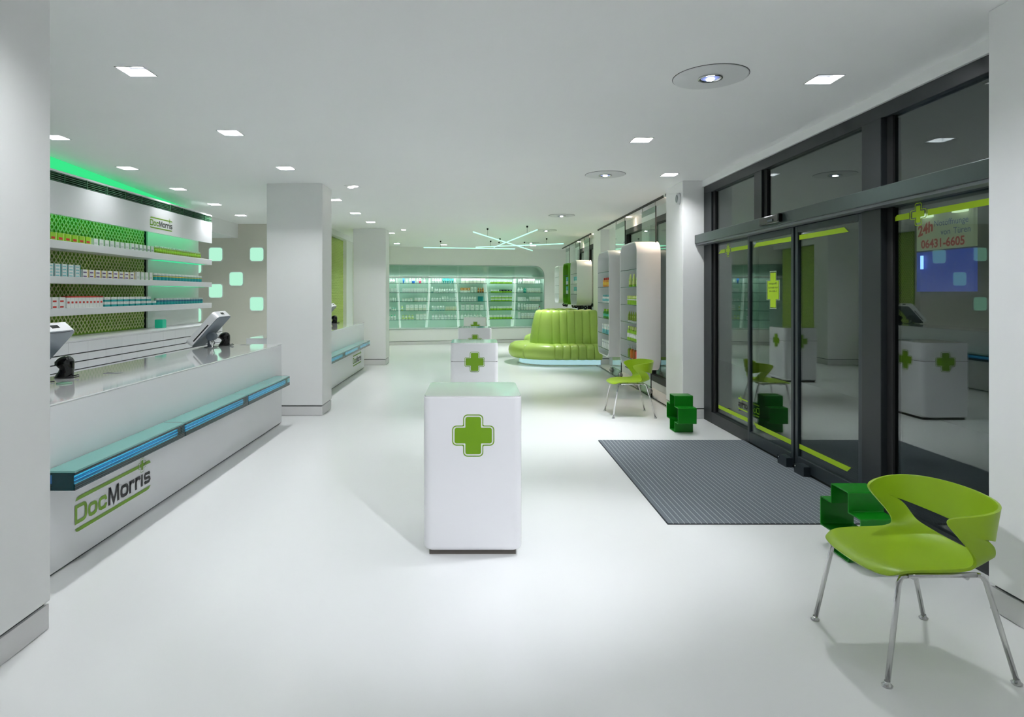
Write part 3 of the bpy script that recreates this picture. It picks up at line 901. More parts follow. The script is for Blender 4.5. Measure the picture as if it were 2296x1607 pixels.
def lattice(y0, y1, z0, z1, x, py, pz, wd, th):
    """two families of diagonal bars clipped to a rectangle"""
    m = MB()
    sl = pz / py
    H, L = z1 - z0, y1 - y0
    nrm = wd / 2 * math.sqrt(1 + sl * sl)
    for sgn in (1, -1):
        c = -H - pz * 40 if sgn > 0 else 0
        i = -int(L * sl / pz) - 2
        while True:
            b0 = i * pz
            i += 1
            if b0 > H + L * sl + pz:
                break
            # line v = sgn*sl*u + b
            b = b0 if sgn > 0 else b0 
            us = []
            u_lo = max(0, (0 - b) / sl) if sgn > 0 else max(0, (b - H) / sl)
            u_hi = min(L, (H - b) / sl) if sgn > 0 else min(L, b / sl)
            if u_hi - u_lo < .004:
                continue
            vl, vh = sgn * sl * u_lo + b, sgn * sl * u_hi + b
            k = len(m.v)
            for X in (x, x + th):
                m.v += [(X, y0 + u_lo, z0 + vl - nrm), (X, y0 + u_hi, z0 + vh - nrm), (X, y0 + u_hi, z0 + vh + nrm), (X, y0 + u_lo, z0 + vl + nrm)]
            m.face((k + 4, k + 5, k + 6, k + 7)); m.face((k, k + 1, k + 5, k + 4)); m.face((k + 2, k + 3, k + 7, k + 6))
    return m
U(lattice(5.75, 8.49, 1.14, 2.49, -4.555,   .066, .078, .012, .006), 'lattice_screen', mat('lattice_cream', rgb(214, 220, 160), .3, var=.04))
SZ = [(2.06, 2.146, 'upper'), (1.70, 1.774, 'middle'), (1.362, 1.441, 'lower')]
for z0, z1, nm in SZ:
    U(MB().box(-4.56, UX, UY0, UY1, z0, z1), 'thick_shelf', M_lac, bevel=.004)
# grille along the top
U(MB().box(-4.50, UX - .05, UY0, UY1, 2.745, 2.845), 'grille_backing', M_hole)
U(MB().box(-4.62, UX, UY0, UY1, 2.845, 2.865), 'top_board', M_lac)
for i in range(5):
    z = 2.752 + i * .0205
    U(MB().box(UX - .045, UX - .005, UY0, UY1, z, z + .006), 'grille_slat', mat('slat_green_grey', rgb(64, 112, 80), .4))
y = 6.10
while y < UY1:
    U(MB().box(UX - .04, UX, y - .005, y + .005, 2.745, 2.845), 'grille_divider', MATS['slat_green_grey'])
    y += .373
# LED line below the fascia
M_gled = emis('green_led', (0.06, 1.0, 0.38, 1), 4.0)
M_gled2 = emis('mint_shelf_led', (0.10, 0.9, 0.42, 1), 0.75)
for zz in (2.06, 1.70):
    U(MB().box(-4.50, -4.36, 8.55, 9.95, zz - .006, zz - .001), 'light_panel', M_gled2)
U(MB().box(-4.38, -4.35, UY0, 9.95, 2.488, 2.499), 'led_strip', M_gled)
place2d(logo2d(.60), 'fascia_logo', [M_cgreen, M_ink], FACE_PX, (0.002, 8.16 - UY0, 2.50), unit)
# green cove wall between unit and ceiling, LED wash painted on as emission
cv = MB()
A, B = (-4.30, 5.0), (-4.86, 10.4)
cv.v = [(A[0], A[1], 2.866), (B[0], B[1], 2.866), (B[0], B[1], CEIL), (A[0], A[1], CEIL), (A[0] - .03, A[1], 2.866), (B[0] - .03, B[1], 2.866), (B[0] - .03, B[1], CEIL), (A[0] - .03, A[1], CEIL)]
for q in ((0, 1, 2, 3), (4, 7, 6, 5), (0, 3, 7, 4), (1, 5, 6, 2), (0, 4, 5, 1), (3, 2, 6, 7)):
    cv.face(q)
tag(cv.build('cove_glow_surface', emis('cove_led_glow', (0.045, 0.80, 0.26, 1), 0.95)), 'cove surface with painted green LED glow between ceiling and display unit', 'cove light')
# drawer cabinet below
DCX = -4.10
dc = thing('drawer_cabinet', 'low white drawer cabinet behind the counter below the display', 'cabinet', (DCX, 5.3, 0))
def DC(mb, name, m):
    mb.v = [(x - DCX, y - 5.3, z) for x, y, z in mb.v]
    return mb.build(name, m, dc)
DC(MB().box(-4.50, DCX - .02, 5.3, 10.0, 0, 1.10), 'carcass', M_groove)
DC(MB().box(-4.62, DCX, 5.3, 10.0, 1.10, 1.118), 'top_board', M_lac)
dm = [MB().box(-.02, 0, .001, .314, z0, z1).mesh('drawer_front', M_lac) for z0, z1 in ((.985, 1.097), (.90, .973), (.82, .888), (.5, .808), (.1, .49))]
y = 5.28
while y + .315 < 10.01:
    for me in dm[:4]:
        link('drawer_front', me, dc, (0, y - 5.3 + .0, 0))
    y += .315
GB = tag(MB().box(-.055, .055, -.055, .055, 0, .115).build('glass_cube', mat('turquoise_glass', rgb(30, 160, 130), .1, emit=rgb(40, 190, 150), es=.2), None, bevel=.006),
         'small glowing turquoise cube on the drawer cabinet', 'cube')
GB.location = (-4.36, uY(360, -4.36), 1.119)
MB().box(-.045, .045, -.045, .045, .115, .119).build('cube_lid', mat('turquoise_lid', rgb(120, 220, 200), .2), GB)

# goods on the display shelves: (shelf, kind, count, layers, y0, y1, h, colours, phrase)
LG = [
 (0, 'sidepack', 7, 1, 6.16, 6.96, .078, 'lime', 'palelime', 'red', 'lime green box with red print'),
 (0, 'sidepack', 7, 1, 6.99, 7.73, .072, 'white', 'green', 'silver', 'white box with green flank'),
 (0, 'sidepack', 6, 1, 7.75, 8.32, .078, 'white', 'green', 'grey', 'narrow white box with dark dots'),
 (0, 'bottle', 24, 1, 8.35, 9.74, .095, 'olive', 'silver', 'lime', 'green bottle with silver cap'),
 (1, 'sidepack', 5, 4, 6.24, 6.77, .032, 'white', 'teal', 'aqua', 'flat white and teal box'),
 (1, 'sidepack', 9, 2, 6.79, 7.84, .043, 'white', 'yellow', 'purple', 'white box with purple and yellow print'),
 (1, 'sidepack', 4, 1, 7.87, 8.29, .098, 'white', 'green', 'silver', 'tall white box with green flank'),
 (1, 'jar', 15, 1, 8.32, 9.78, .095, 'teal', 'white', 'yellow', 'teal jar with yellow ring'),
 (2, 'sidepack', 3, 2, 6.19, 6.52, .058, 'white', 'white', 'red', 'white box with red lettering'),
 (2, 'toppack', 10, 1, 6.53, 7.17, .125, 'white', 'red', 'red', 'white carton with red top'),
 (2, 'carton', 8, 2, 7.19, 8.24, .056, 'white', 'teal', 'silver', 'white and turquoise box'),
 (2, 'carton', 1, 1, 8.27, 8.37, .056, 'white', 'teal', 'silver', 'lone white and turquoise box'),
 (2, 'jar', 16, 1, 8.40, 9.82, .088, 'teal', 'silver', 'navy', 'turquoise jar with navy ring'),
]
for (sh, kind, cnt, lay, y0, y1, h, c1, c2, c3, ph) in LG:
    step = (y1 - y0) / cnt
    wd = step * (.80 if kind != 'toppack' else .94)
    for i in range(cnt):
        for l in range(lay):
            pos = (' %s from left' % ORD[i + 1]) if cnt > 1 else ''
            ly = (', %s layer' % ['bottom', 'second', 'third', 'fourth'][l]) if lay > 1 else ''
            lab = '%s,%s%s, %s display shelf' % (ph, pos, ly, SZ[sh][2])
            dep = min(wd, .07)
            # left in the picture is nearer the camera here
            product(kind, (UX - .02 - dep / 2, y0 + step * (i + .5), SZ[sh][1] + .001 + l * (h + .0006)), PI / 2, wd, dep, h, c1, c2, c3, lab, 'goods on the display unit')

# ---------------------------------------------------------------- counters
def counter(y0, y1, label, logo_y, segs):
    X0, X1 = -3.20, -2.395
    t = thing('service_counter', label, 'counter', (X1, y0, 0), 0, 'white service counters')
    def C(mb, name, m, parent=t, bevel=0.0):
        mb.v = [(x - X1, y - y0, z) for x, y, z in mb.v]
        return mb.build(name, m, parent, bevel=bevel)
    C(MB().box(X0, X1, y0, y1, 0.012, 0.962), 'body', M_lac, bevel=.004)
    C(MB().box(X0 - .0, X1 + .001, y0 - .001, y1 + .001, 0.962, 0.972), 'top', M_gloss, bevel=.003)
    C(MB().box(X0 + .05, X1 - .012, y0 + .02, y1 - .02, 0, 0.012), 'plinth', M_groove)
    place2d(logo2d(.86), 'counter_logo', [M_cgreen, M_ink], FACE_PX, (0.003, logo_y - y0, .215), t)
    return t
counter(3.20, 7.63, 'long white service counter with glass ledge, between near and middle columns', 3.69, None)
counter(8.62, 13.25, 'farther white service counter, between middle and far columns', 12.05, None)
M_lglass = glass('ledge_glass', (0.45, 0.80, 0.84, 1), 1.5)
M_ltop = mat('ledge_top_glass', rgb(112, 168, 162), .05, spec=.6, var=.01)
M_ledge_dk = mat('ledge_edge_teal', rgb(0, 48, 54), .08, var=.03)
M_cyan = emis('cyan_led', rgb(40, 170, 235), 1.0)
M_cyan2 = emis('cyan_led_core', rgb(150, 225, 255), 2.0)
M_blueback = mat('ledge_blue_core', rgb(0, 80, 130), .3, emit=rgb(0, 80, 140), es=.16, var=.3, scale=12)
def ledge(y0, y1, label):
    t = thing('glass_ledge', label, 'glass ledge', (-2.393, y0, .505), 0, 'lit glass ledge segments')
    L = y1 - y0 - .012
    lay = MB().box(0.002, .17, 0, L, 0, .0105).mesh('glass_layer', M_ledge_dk)
    layt = MB().box(0.002, .17, 0, L, 0, .0105).mesh('glass_layer', [M_ltop])
    layg = MB().box(.148, .17, 0, L, 0, .0105).mesh('glass_layer', M_lglass)
    for i in range(9):
        me = layt if i == 8 else (lay if i in (0, 1, 2, 7) else layg)
        link('glass_layer', me, t, (0, 0, i * .0122))
    MB().box(.002, .12, 0.01, L - .01, .026, .083).build('light_core', M_blueback, t)
    MB().box(.12, .132, .03, L - .03, .040, .046).build('led_strip', M_cyan, t)
    MB().box(.12, .130, .03, L - .03, .056, .060).build('led_strip', M_cyan2, t)
    MB().box(.12, .130, .10, L - .25, .071, .074).build('led_strip', M_cyan, t)
    MB().box(.002, .14, L, L + .012, 0, .108).build('joint', M_hole, t)
    MB().box(.045, .165, -.003, -.0005, .001, .096).build('end_cap', M_ledge_dk, t)
    return t
ledge(3.43, 4.736, 'cyan lit stacked glass ledge segment above the near counter lettering')
ledge(4.736, 6.06, 'cyan lit stacked glass ledge segment, middle of the near counter')
ledge(6.06, 7.40, 'cyan lit stacked glass ledge segment, far end of the near counter')
ledge(9.2, 10.55, 'cyan lit glass ledge segment on the far counter, beside the middle column')
ledge(10.55, 11.9, 'cyan lit glass ledge segment, middle of the far counter')
ledge(11.9, 13.0, 'cyan lit glass ledge segment, far end of the far counter')

# till terminals and scanners
M_tback = mat('terminal_grey', rgb(104, 113, 123), .35, var=.02)
def terminal(x, y, z, label, rz=0.0):
    t = thing('till_terminal', label, 'till terminal', (x, y, z), rz, 'till terminals on the counters')
    # screen slab, leaning; local +x points to the customers
    a = math.radians(42)
    Lh, th, wy = .47, .085, .19
    R = Matrix.Translation((-.02, 0, .215)) @ Matrix.Rotation(a, 4, 'Y')
    def T(mb): mb.v = [tuple(R @ Vector(p)) for p in mb.v]; return mb
    T(MB().prism(rrect(-wy, wy, -Lh / 2, Lh / 2, .045), 'x', -th / 2, th / 2 - .002)).build('housing', M_lac, t, bevel=.006)
    T(MB().prism(rrect(-wy + .006, wy - .006, -Lh / 2 + .006, Lh / 2 - .006, .04), 'x', th / 2 - .002, th / 2 + .004)).build('back_cover', M_tback, t)
    T(MB().prism(rrect(-wy + .02, wy - .02, -Lh / 2 + .03, Lh / 2 - .02, .02), 'x', -th / 2 - .003, -th / 2)).build('screen', M_black, t)
    T(MB().box(.012, .026, -wy - .0015, -wy + .001, -.16, .09)).build('vent_slot', M_hole, t)
    T(MB().box(-.018, .012, -.04, .04, Lh / 2 - .001, Lh / 2 + .0015)).build('top_port', M_dark, t)
    T(MB().box(th / 2 - .004, th / 2 + .005, -.15, .12, Lh / 2 - .012, Lh / 2 - .008)).build('top_slot', M_hole, t)
    m = MB()
    m.lathe([(.07, 0), (.07, .006), (.035, .012), (.032, .07), (.028, .10)], 0, 0, 0, 18)
    m.build('stand', M_chrome, t)
    hb = MB()
    hb.loft([[(.015 + .045 * math.cos(2 * PI * k / 16), yy, .125 + .045 * math.sin(2 * PI * k / 16)) for k in range(16)] for yy in (-.055, .055)])
    hb.build('hinge', M_tback, t)
    MB().tube([(.03, -.03, .10), (.07, -.05, .06), (.05, -.06, .01), (.12, .02, .006)], .004, 6).build('cable', M_black, t)
    return t
def scanner(x, y, z, label, rz=0.0, s=1.0):
    t = thing('barcode_scanner', label, 'scanner', (x, y, z), rz, 'black scanners on the counters')
    m = MB()
    loops = []
    for zz, cx, rx, ry in ((0, -.012, .066, .050), (.012, -.010, .064, .050), (.045, .004, .052, .046), (.068, .010, .048, .046), (.080, .002, .056, .050), (.100, -.006, .064, .055), (.122, -.006, .063, .054), (.142, -.002, .050, .045), (.156, .002, .030, .028), (.162, .004, .008, .008)):
        loops.append([(s * (cx + rx * math.cos(2 * PI * k / 24)), s * ry * math.sin(2 * PI * k / 24), s * zz) for k in range(24)])
    m.loft(loops)
    m.build('housing', M_black, t)
    MB().tube([(.05, 0, .012), (.09, .01, .02), (.11, -.02, .012), (.08, -.06, .005), (0, -.075, .004)], .004, 6).build('cable', M_black, t)
    MB().box(-s * .070, -s * .060, -s * .02, s * .02, s * .09, s * .12).build('scan_window', mat('scan_red_black', rgb(40, 8, 8), .05), t)
    return t
CT = .9725
terminal(-3.09, 4.34, CT, 'white till terminal cut off by the near column')
terminal(-3.07, 7.16, CT, 'white till terminal at the far end of the near counter')
terminal(-3.07, 12.75, CT, 'white till terminal on the farther counter')
scanner(-3.05, 4.60, CT, 'black rounded barcode scanner beside the terminal at the near column')
scanner(-3.00, 7.40, CT, 'black rounded barcode scanner at the far end of the near counter')
scanner(-2.96, 12.95, CT, 'black rounded barcode scanner on the farther counter')
for (x, y, nm) in ((-2.85, 4.86, 'near counter beside the first scanner'), (-2.80, 7.52, 'near counter beside the far scanner')):
    o = tag(MB().box(-.06, .06, -.03, .03, 0, .002).build('desk_outlet', mat('outlet_grey', rgb(150, 152, 150), .4)), 'flat grey cable outlet on the ' + nm, 'outlet')
    o.location = (x, y, CT)
    MB().box(-.05, .0, -.012, .012, .002, .003).build('slot', M_dark, o)
o = tag(MB().lathe([(.05, 0), (.048, .008), (.03, .010)], n=20).build('coin_dish', mat('green_glass_dish', rgb(110, 150, 125), .15)), 'small green glass dish on the near counter by the column', 'dish')
o.location = (-2.86, 4.30, CT)
MB().lathe([(.028, .010), (.02, .012)], n=16).build('dish_inner', mat('dish_dark', rgb(70, 110, 90), .2), o)

# ---------------------------------------------------------------- pedestals
def pedestal(y, label, seam=True, x=-.02, w=.60, h=.97):
    t = thing('display_pedestal', label, 'pedestal', (x, y + w / 2, 0), 0, 'white pedestals with green plus signs')
    def rb(z0, z1, rtop, rbot):
        m = MB()
        loops = []
        n = 6
        prof = [(rbot * (1 - math.cos(i / n * PI / 2)), z0 + rbot * (1 - math.sin(i / n * PI / 2))) for i in range(n + 1)]
        prof = [(rbot * (1 - math.sin(i / n * PI / 2)), z0 + rbot * (1 - math.cos(i / n * PI / 2))) for i in range(n + 1)]
        prof += [(rtop * (1 - math.cos(i / n * PI / 2)), z1 - rtop * (1 - math.sin(i / n * PI / 2))) for i in range(n + 1)]
        for ins, z in prof:
            loops.append([(a, b, z) for a, b in rrect(-w / 2 + ins, w / 2 - ins, -w / 2 + ins, w / 2 - ins, .05, 6)])
        return m.loft(loops)
    if seam:
        rb(.03, .738, .004, .03).build('lower_body', M_lac, t)
        rb(.742, h - .004, .006, .004).build('upper_body', M_lac, t)
    else:
        rb(.03, h - .004, .006, .03).build('body', M_lac, t)
    m = MB()
    m.prism(rrect(-w / 2 + .004, w / 2 - .004, -w / 2 + .004, w / 2 - .004, .05), 'z', h - .004, h + .004)
    m.build('top_plate', M_gloss, t)
    MB().box(-w / 2 + .035, w / 2 - .035, -w / 2 + .035, w / 2 - .035, 0, .032).build('plinth', mat('plinth_grey', rgb(96, 90, 84), .6), t)
    zc = .735
    place2d(cross2d(.128), 'plus_sign', M_cgreen, FACE_CAM, (.004, -w / 2 - .002, zc), t)
    place2d(cross2d(.128), 'plus_sign', M_cgreen, FACE_PX, (w / 2 + .002, 0, zc), t)
    place2d(cross2d(.128), 'plus_sign', M_cgreen, FACE_NX, (-w / 2 - .002, 0, zc), t)
    if seam:
        MB().box(-w / 2 + .01, w / 2 - .01, -w / 2 + .01, w / 2 - .01, .737, .743).build('seam', M_dark, t)
    return t
pedestal(3.76, 'white rounded pedestal with green plus sign, nearest the camera', seam=False)
pedestal(7.78, 'white pedestal with dividing seam, second from the camera')
pedestal(11.1, 'white pedestal with green plus sign, third from the camera')
pedestal(16.1, 'white pedestal with green plus sign, farthest, before the back shelves')

# ---------------------------------------------------------------- entrance mat
mt = thing('entrance_mat', 'grey ribbed entrance mat before the sliding door', 'mat', (1.325, 4.276, 0))
MW, ML = 2.895 - 1.325, 6.70 - 4.276
MB().box(0, MW, 0, ML, 0.0005, .006).build('base', mat('mat_base', rgb(62, 66, 70), .9), mt)
def carpet_mat():
    m = mat('mat_carpet', rgb(112, 119, 125), .95, spec=.1, var=.35, scale=260, bump=.6)
    return m
N = 40
sw = MW / N
stripm = MB().box(.004, sw - .003, 0, ML, .006, .012).mesh('carpet_strip', carpet_mat())
railm = MB().box(-.003, .004, 0, ML, .006, .0105).mesh('mat_rail', mat('mat_rail_grey', rgb(160, 168, 172), .6))
for i in range(N):
    link('carpet_strip', stripm, mt, (i * sw, 0, 0))
    if i:
        link('mat_rail', railm, mt, (i * sw, 0, 0))

# ---------------------------------------------------------------- chairs
def chair(label, loc, rz=0.0):
    t = thing('shell_chair', label, 'chair', loc, rz, 'lime shell chairs')
    S = {}
    half = {
     0: [(.055, .225, .432), (.080, .232, .452), (.16, .237, .458), (.27, .240, .457), (.390, .242, .462), (.378, .250, .520), (.322, .253, .582), (.282, .249, .628), (.262, .245, .652), (.266, .242, .678)],
     1: [(.017, .19, .428), (.045, .193, .452), (.145, .195, .456), (.27, .198, .453), (.412, .208, .450), (.478, .232, .505), (.452, .262, .580), (.375, .270, .608), (.345, .274, .655), (.338, .275, .693)],
     2: [(.0, .12, .426), (.03, .122, .450), (.13, .123, .452), (.26, .125, .446), (.42, .14, .442), (.492, .172, .488), None, (.460, .260, .582), (.455, .273, .650), (.458, .280, .710)],
     3: [(-.004, .06, .425), (.027, .06, .448), (.125, .06, .450), (.26, .06, .443), (.43, .07, .438), (.508, .09, .472), None, (.530, .158, .558), (.542, .170, .642), (.553, .178, .717)],
     4: [(-.005, .0, .425), (.026, .0, .448), (.125, .0, .449), (.26, .0, .442), (.435, .0, .437), (.513, .0, .468), None, (.558, .0, .547), (.574, .0, .638), (.586, .0, .718)],
    }
    V, ix = [], {}
    for j in range(9):
        jj, sg = (j, -1) if j <= 4 else (8 - j, 1)
        for r, p in enumerate(half[jj]):
            if p is None:
                continue
            ix[j, r] = len(V)
            V.append((p[0] - .27, sg * p[1], p[2]))
    Fc = []
    for j in range(8):
        for r in range(9):
            q = [(j, r), (j, r + 1), (j + 1, r + 1), (j + 1, r)]
            if all(k in ix for k in q):
                if 1 <= j <= 6 and r in (5, 6):
                    continue
                Fc.append([ix[k] for k in q])
    me = bpy.data.meshes.new('shell')
    me.from_pydata(V, [], Fc)
    me.materials.append(M_lime)
    for p in me.polygons:
        p.use_smooth = True
    sh = link('shell', me, t)
    ss = sh.modifiers.new('sub', 'SUBSURF'); ss.levels = 3; ss.render_levels = 3
    so = sh.modifiers.new('solid', 'SOLIDIFY'); so.thickness = .012; so.offset = 0
    bv = sh.modifiers.new('bev', 'BEVEL'); bv.width = .004; bv.segments = 2; bv.limit_method = 'ANGLE'; bv.angle_limit = math.radians(50)
    # chrome frame: an inverted U each side plus cross bars
    for sg in (-1, 1):
        fx, bx = -.262, .278
        fy = .255 * sg
        path = [(fx, fy, .012)]
        top_f, top_b = (-.185, .222 * sg, .434), (.165, .222 * sg, .434)
        legf = MB().tube([(fx, fy, .012), (top_f[0] - .006, top_f[1], top_f[2] - .03), (top_f[0] + .006, top_f[1], top_f[2] - .006), (top_f[0] + .03, top_f[1], top_f[2])], .0105, 12)
        legf.build('leg', M_chrome, t)
        MB().tube([(bx, fy, .012), (top_b[0] + .012, top_b[1], top_b[2] - .03), (top_b[0] - .004, top_b[1], top_b[2] - .006), (top_b[0] - .03, top_b[1], top_b[2])], .0105, 12).build('leg', M_chrome, t)
        MB().tube([(top_f[0] + .03, top_f[1], top_f[2]), (top_b[0] - .03, top_b[1], top_b[2])], .0105, 12).build('side_rail', M_chrome, t)
        for x in (fx, bx):
            MB().lathe([(.019, 0), (.021, .006), (.012, .014), (.011, .022)], x, fy, 0, 16).build('glide', M_chrome, t)
    for x in (-.12, .10):
        MB().tube([(x, -.222, .42), (x, .222, .42)], .009, 8).build('cross_bar', M_chrome, t)
    return t
chair('lime green shell chair with chrome legs in the right foreground', (1.93, 2.78, 0), math.radians(1.5))
chair('lime green shell chair before the hanging display cases', (2.017, 8.16, 0))

# ---------------------------------------------------------------- green plus shaped stools
def plus_stool(label, x, y):
    t = thing('plus_stool', label, 'stool', (x, y, 0), 0, 'green plus shaped stools')
    H, A, TH = .21, .092, .008
    o = plus(H, A, .010, 3)
    i_ = plus(H - TH, A - TH, .006, 3)
    o = [(u, v + H) for u, v in o]; i_ = [(u, v + H) for u, v in i_]
    MB().ring(o, i_, 'x', -.105, .105).build('shell', M_dgreen, t)
    rl = MB()
    for ax in (-.1052, .1042):
        rl.ring([(u, v) for u, v in o], [(u * .985, (v - H) * .985 + H) for u, v in o], 'x', ax, ax + .001)
    rl.build('rim', mat('green_rim', rgb(10, 150, 20), .3), t)
    return t
plus_stool('deep green plus shaped hollow stool behind the foreground chair', 2.315, 3.76)
plus_stool('deep green plus shaped hollow stool before the pier by the entrance', 2.39, 7.20)

# ---------------------------------------------------------------- channelled sofas on lit plinths
def sofa(label, spine, R, straight, secs, step=.165):
    cx, cy = spine
    t = thing('channel_sofa', label, 'sofa', (cx, cy, 0), 0, 'green leather island sofas')
    # path parameter: list of frames (origin point on spine, outward direction)
    def frame(sv):
        # sv<0: front straight (distance from the arc start), 0..PI arc (front->left->rear), >PI rear straight
        if sv < 0:
            return Vector((-sv, 0)), Vector((0, -1))
        if sv > PI:
            return Vector((sv - PI, 0)), Vector((0, 1))
        return Vector((0, 0)), Vector((-math.sin(sv), -math.cos(sv)))
    ns = max(1, int(round(straight / step))) if straight > 0 else 0
    cuts = [-straight * (1 - i / ns) for i in range(ns)] if ns else []
    cuts += [PI * i / secs for i in range(secs + 1)]
    cuts += [PI + straight * (i + 1) / ns for i in range(ns)] if ns else []
    def chan(name, prof, s0, s1, bulge, steps):
        m = MB()
        loops = []
        for i in range(steps + 1):
            f = i / steps
            o, d = frame(s0 + (s1 - s0) * f)
            bl = bulge * (1 - abs(2 * f - 1) ** 3.2)
            loops.append([(o.x + d.x * (r + bl * k), o.y + d.y * (r + bl * k), z + bl * kz) for r, z, k, kz in prof])
        m.loft(loops, 0, True, True)
        m.build(name, M_leather, t)
    seat = []
    cr, cz, ra, rb = R - .16, .295, .16, .16
    seatp = [(.30, .14, 0, 0), (R - .10, .14, 0, -.3), (R - .04, .165, .6, -.3), (R - .012, .21, 1, 0), (R, .28, 1, 0), (R - .008, .35, 1, .2), (R - .045, .415, .8, .6), (R - .12, .45, .3, 1), (R - .26, .462, 0, 1), (R - .42, .455, 0, .7), (.30, .44, 0, 0)]
    backp = [(.18, .40, 0, 0), (.455, .40, .2, 0), (.452, .46, 1, 0), (.435, .62, 1, 0), (.405, .82, 1, 0), (.368, 1.0, 1, 0), (.335, 1.13, 1, .2), (.31, 1.175, .7, .7), (.27, 1.195, 0, 1), (.20, 1.195, 0, 0.6), (.18, 1.17, 0, 0)]
    for a, b in zip(cuts[:-1], cuts[1:]):
        st = 16 if (b <= PI + 1e-6 and a >= -1e-6) else 10
        chan('seat_channel', seatp, a, b, .02, st)
    for a, b in zip(cuts[:-1], cuts[1:]):
        st = 16 if (b <= PI + 1e-6 and a >= -1e-6) else 10
        chan('back_channel', backp, a, b, .022, st)
    # centre cap and plinth
    def outline(r):
        o = [(straight, -r)] if straight else []
        for i in range(25):
            a = PI * i / 24
            o.append((-r * math.sin(a), -r * math.cos(a)))
        if straight:
            o.append((straight, r))
        else:
            for i in range(1, 24):
                a = PI + PI * i / 24
                o.append((-r * math.sin(a), -r * math.cos(a)))
        return o
    MB().prism(outline(.20), 'z', .40, 1.165).build('centre_core', M_leather, t)
    MB().prism(outline(R - .24), 'z', .02, .14).build('plinth', mat('plinth_lit', rgb(200, 228, 238), .4, emit=rgb(185, 228, 245), es=.55), t)
    MB().prism(outline(R - .21), 'z', 0, .02).build('plinth_foot', M_lac, t)
    return t
sofa('green channelled leather island sofa beside the pier', (1.72, 14.36), .95, 1.03, 4)
s2 = sofa('round green channelled sofa seen behind the first sofa', (2.25, 17.2), .90, .5, 4, .25)
s2.scale = (1, 1, .965)

# ---------------------------------------------------------------- hanging display cases
RX = 2.74
for (y0, y1, w_) in ((8.57, 13.88, 'between the two piers'), (14.76, 19.6, 'beyond the sofa pier')):
    r = tag(MB().box(RX - .012, RX + .012, y0, y1, CEIL - .03, CEIL - .002).build('ceiling_rail', M_dark), 'dark metal ceiling rail ' + w_, 'rail')
    MB().box(RX - .006, RX + .006, y0, y1, CEIL - .034, CEIL - .03).build('rail_slot', M_hole, r)
r = tag(MB().box(2.66, 2.70, 8.57, 13.88, .0005, .012).build('floor_rail', M_steel), 'steel floor track below the tall hanging cases', 'rail')
MB().box(2.674, 2.686, 8.57, 13.88, .012, .013).build('rail_slot', M_hole, r)
M_case = mat('case_white_lacquer', (0.78, 0.79, 0.79, 1), .28, var=.006)
def case(name_label, x0, y0, y1, z0, z1, m, shelves, hang, low=True, r=.20, dep=.36):
    yc = (y0 + y1) / 2
    t = thing('hanging_case', name_label, 'display case', (x0, yc, z0), 0, 'hanging rounded display cases')
    W, Hh = y1 - y0, z1 - z0
    o = rrect(-W / 2, W / 2, 0, Hh, r, 8)
    i_ = rrect(-W / 2 + .022, W / 2 - .022, .022, Hh - .022, r - .022, 8)
    MB().ring(o, i_, 'x', 0, dep, sm=True).build('frame', m, t, bevel=.003)
    MB().prism(i_, 'x', dep - .012, dep - .006).build('rear_pane', M_glass, t)
    for z in shelves:
        g = MB().box(.01, dep - .015, -W / 2 + .022, W / 2 - .022, z - z0 - .008, z - z0).build('glass_shelf', M_shelf, t)
        MB().box(.006, .01, -W / 2 + .022, W / 2 - .022, z - z0 - .009, z - z0).build('shelf_edge', M_edge, g)
        MB().box(.15, .21, -W / 2 + .022, -W / 2 + .30, z - z0 - .022, z - z0 - .009).build('shelf_bracket', M_steel, t)
    px = RX - x0
    hp = MB().box(px - .004, px + .004, -W * .38, W * .33, Hh - .02, 2.93 - z0).build('hanger_pane', M_glass, t)
    MB().box(px - .006, px + .006, -W * .40, -W * .38, Hh - .02, 2.93 - z0).build('pane_edge', M_hole, t)
    MB().box(px - .005, px + .005, -W * .38, W * .33, 2.84 - z0, 2.93 - z0).build('clamp_band', glass('frosted_band', (.55, .62, .58, 1), 1.5, .3), t)
    for yy in (-W * .36, W * .30):
        MB().tube([(px, yy, 2.93 - z0), (px, yy, CEIL - .03 - z0)], .008, 8).build('hanger_rod', M_steel, t)
    if low:
        px = 2.68 - x0
        MB().box(px - .004, px + .004, -W * .34, W * .33, .16 - z0, .0).build('foot_pane', M_glass, t)
        MB().box(px - .006, px + .006, -W * .36, -W * .34, .05 - z0, .0).build('pane_edge', M_hole, t)
        MB().box(px - .015, px + .015, -W * .34, W * .33, .03 - z0, .16 - z0).build('foot_block', glass('foot_glass', (.62, .76, .70, 1), 1.5, .1), t)
        for yy in (-W * .36, W * .33):
            k = MB()
            for a in range(6):
                an = a * PI / 3
                k.lathe([(.014, -.02), (.014, .02)], px - .02 + .03 * math.cos(an), yy + .0, .10 - z0 + .03 * math.sin(an), 8)
            k.lathe([(.03, -.03), (.03, .03)], px - .02, yy, .10 - z0, 12)
            k.build('clamp_knob', M_steel, t)
            MB().box(px - .012, px + .012, yy - .02, yy + .02, .013 - z0, .08 - z0).build('clamp_foot', M_dark, t)
    else:
        px = 2.68 - x0
        for yy in (-W * .3, W * .2):
            k = MB()
            for a in range(6):
                an = a * PI / 3
                k.lathe([(.016, -.02), (.016, .02)], px - .02 + .03 * math.cos(an), yy, -.05 + .03 * math.sin(an), 8)
            k.build('clamp_knob', M_dark, t)
        MB().box(px - .012, px + .012, -W * .3, W * .2, -.10, -.0).build('foot_block', glass('foot_glass', (.62, .76, .70, 1), 1.5, .1), t)
    return t
X0 = 2.42
csz1 = [1.972, 1.70, 1.418, 1.14, .855, .575]
case('tall white hanging case of lime and amber goods, nearest', X0, 9.30, 10.39, .42, 2.39, M_case, csz1, True)
csz2 = [2.0, 1.72, 1.42, 1.13, .84, .56]
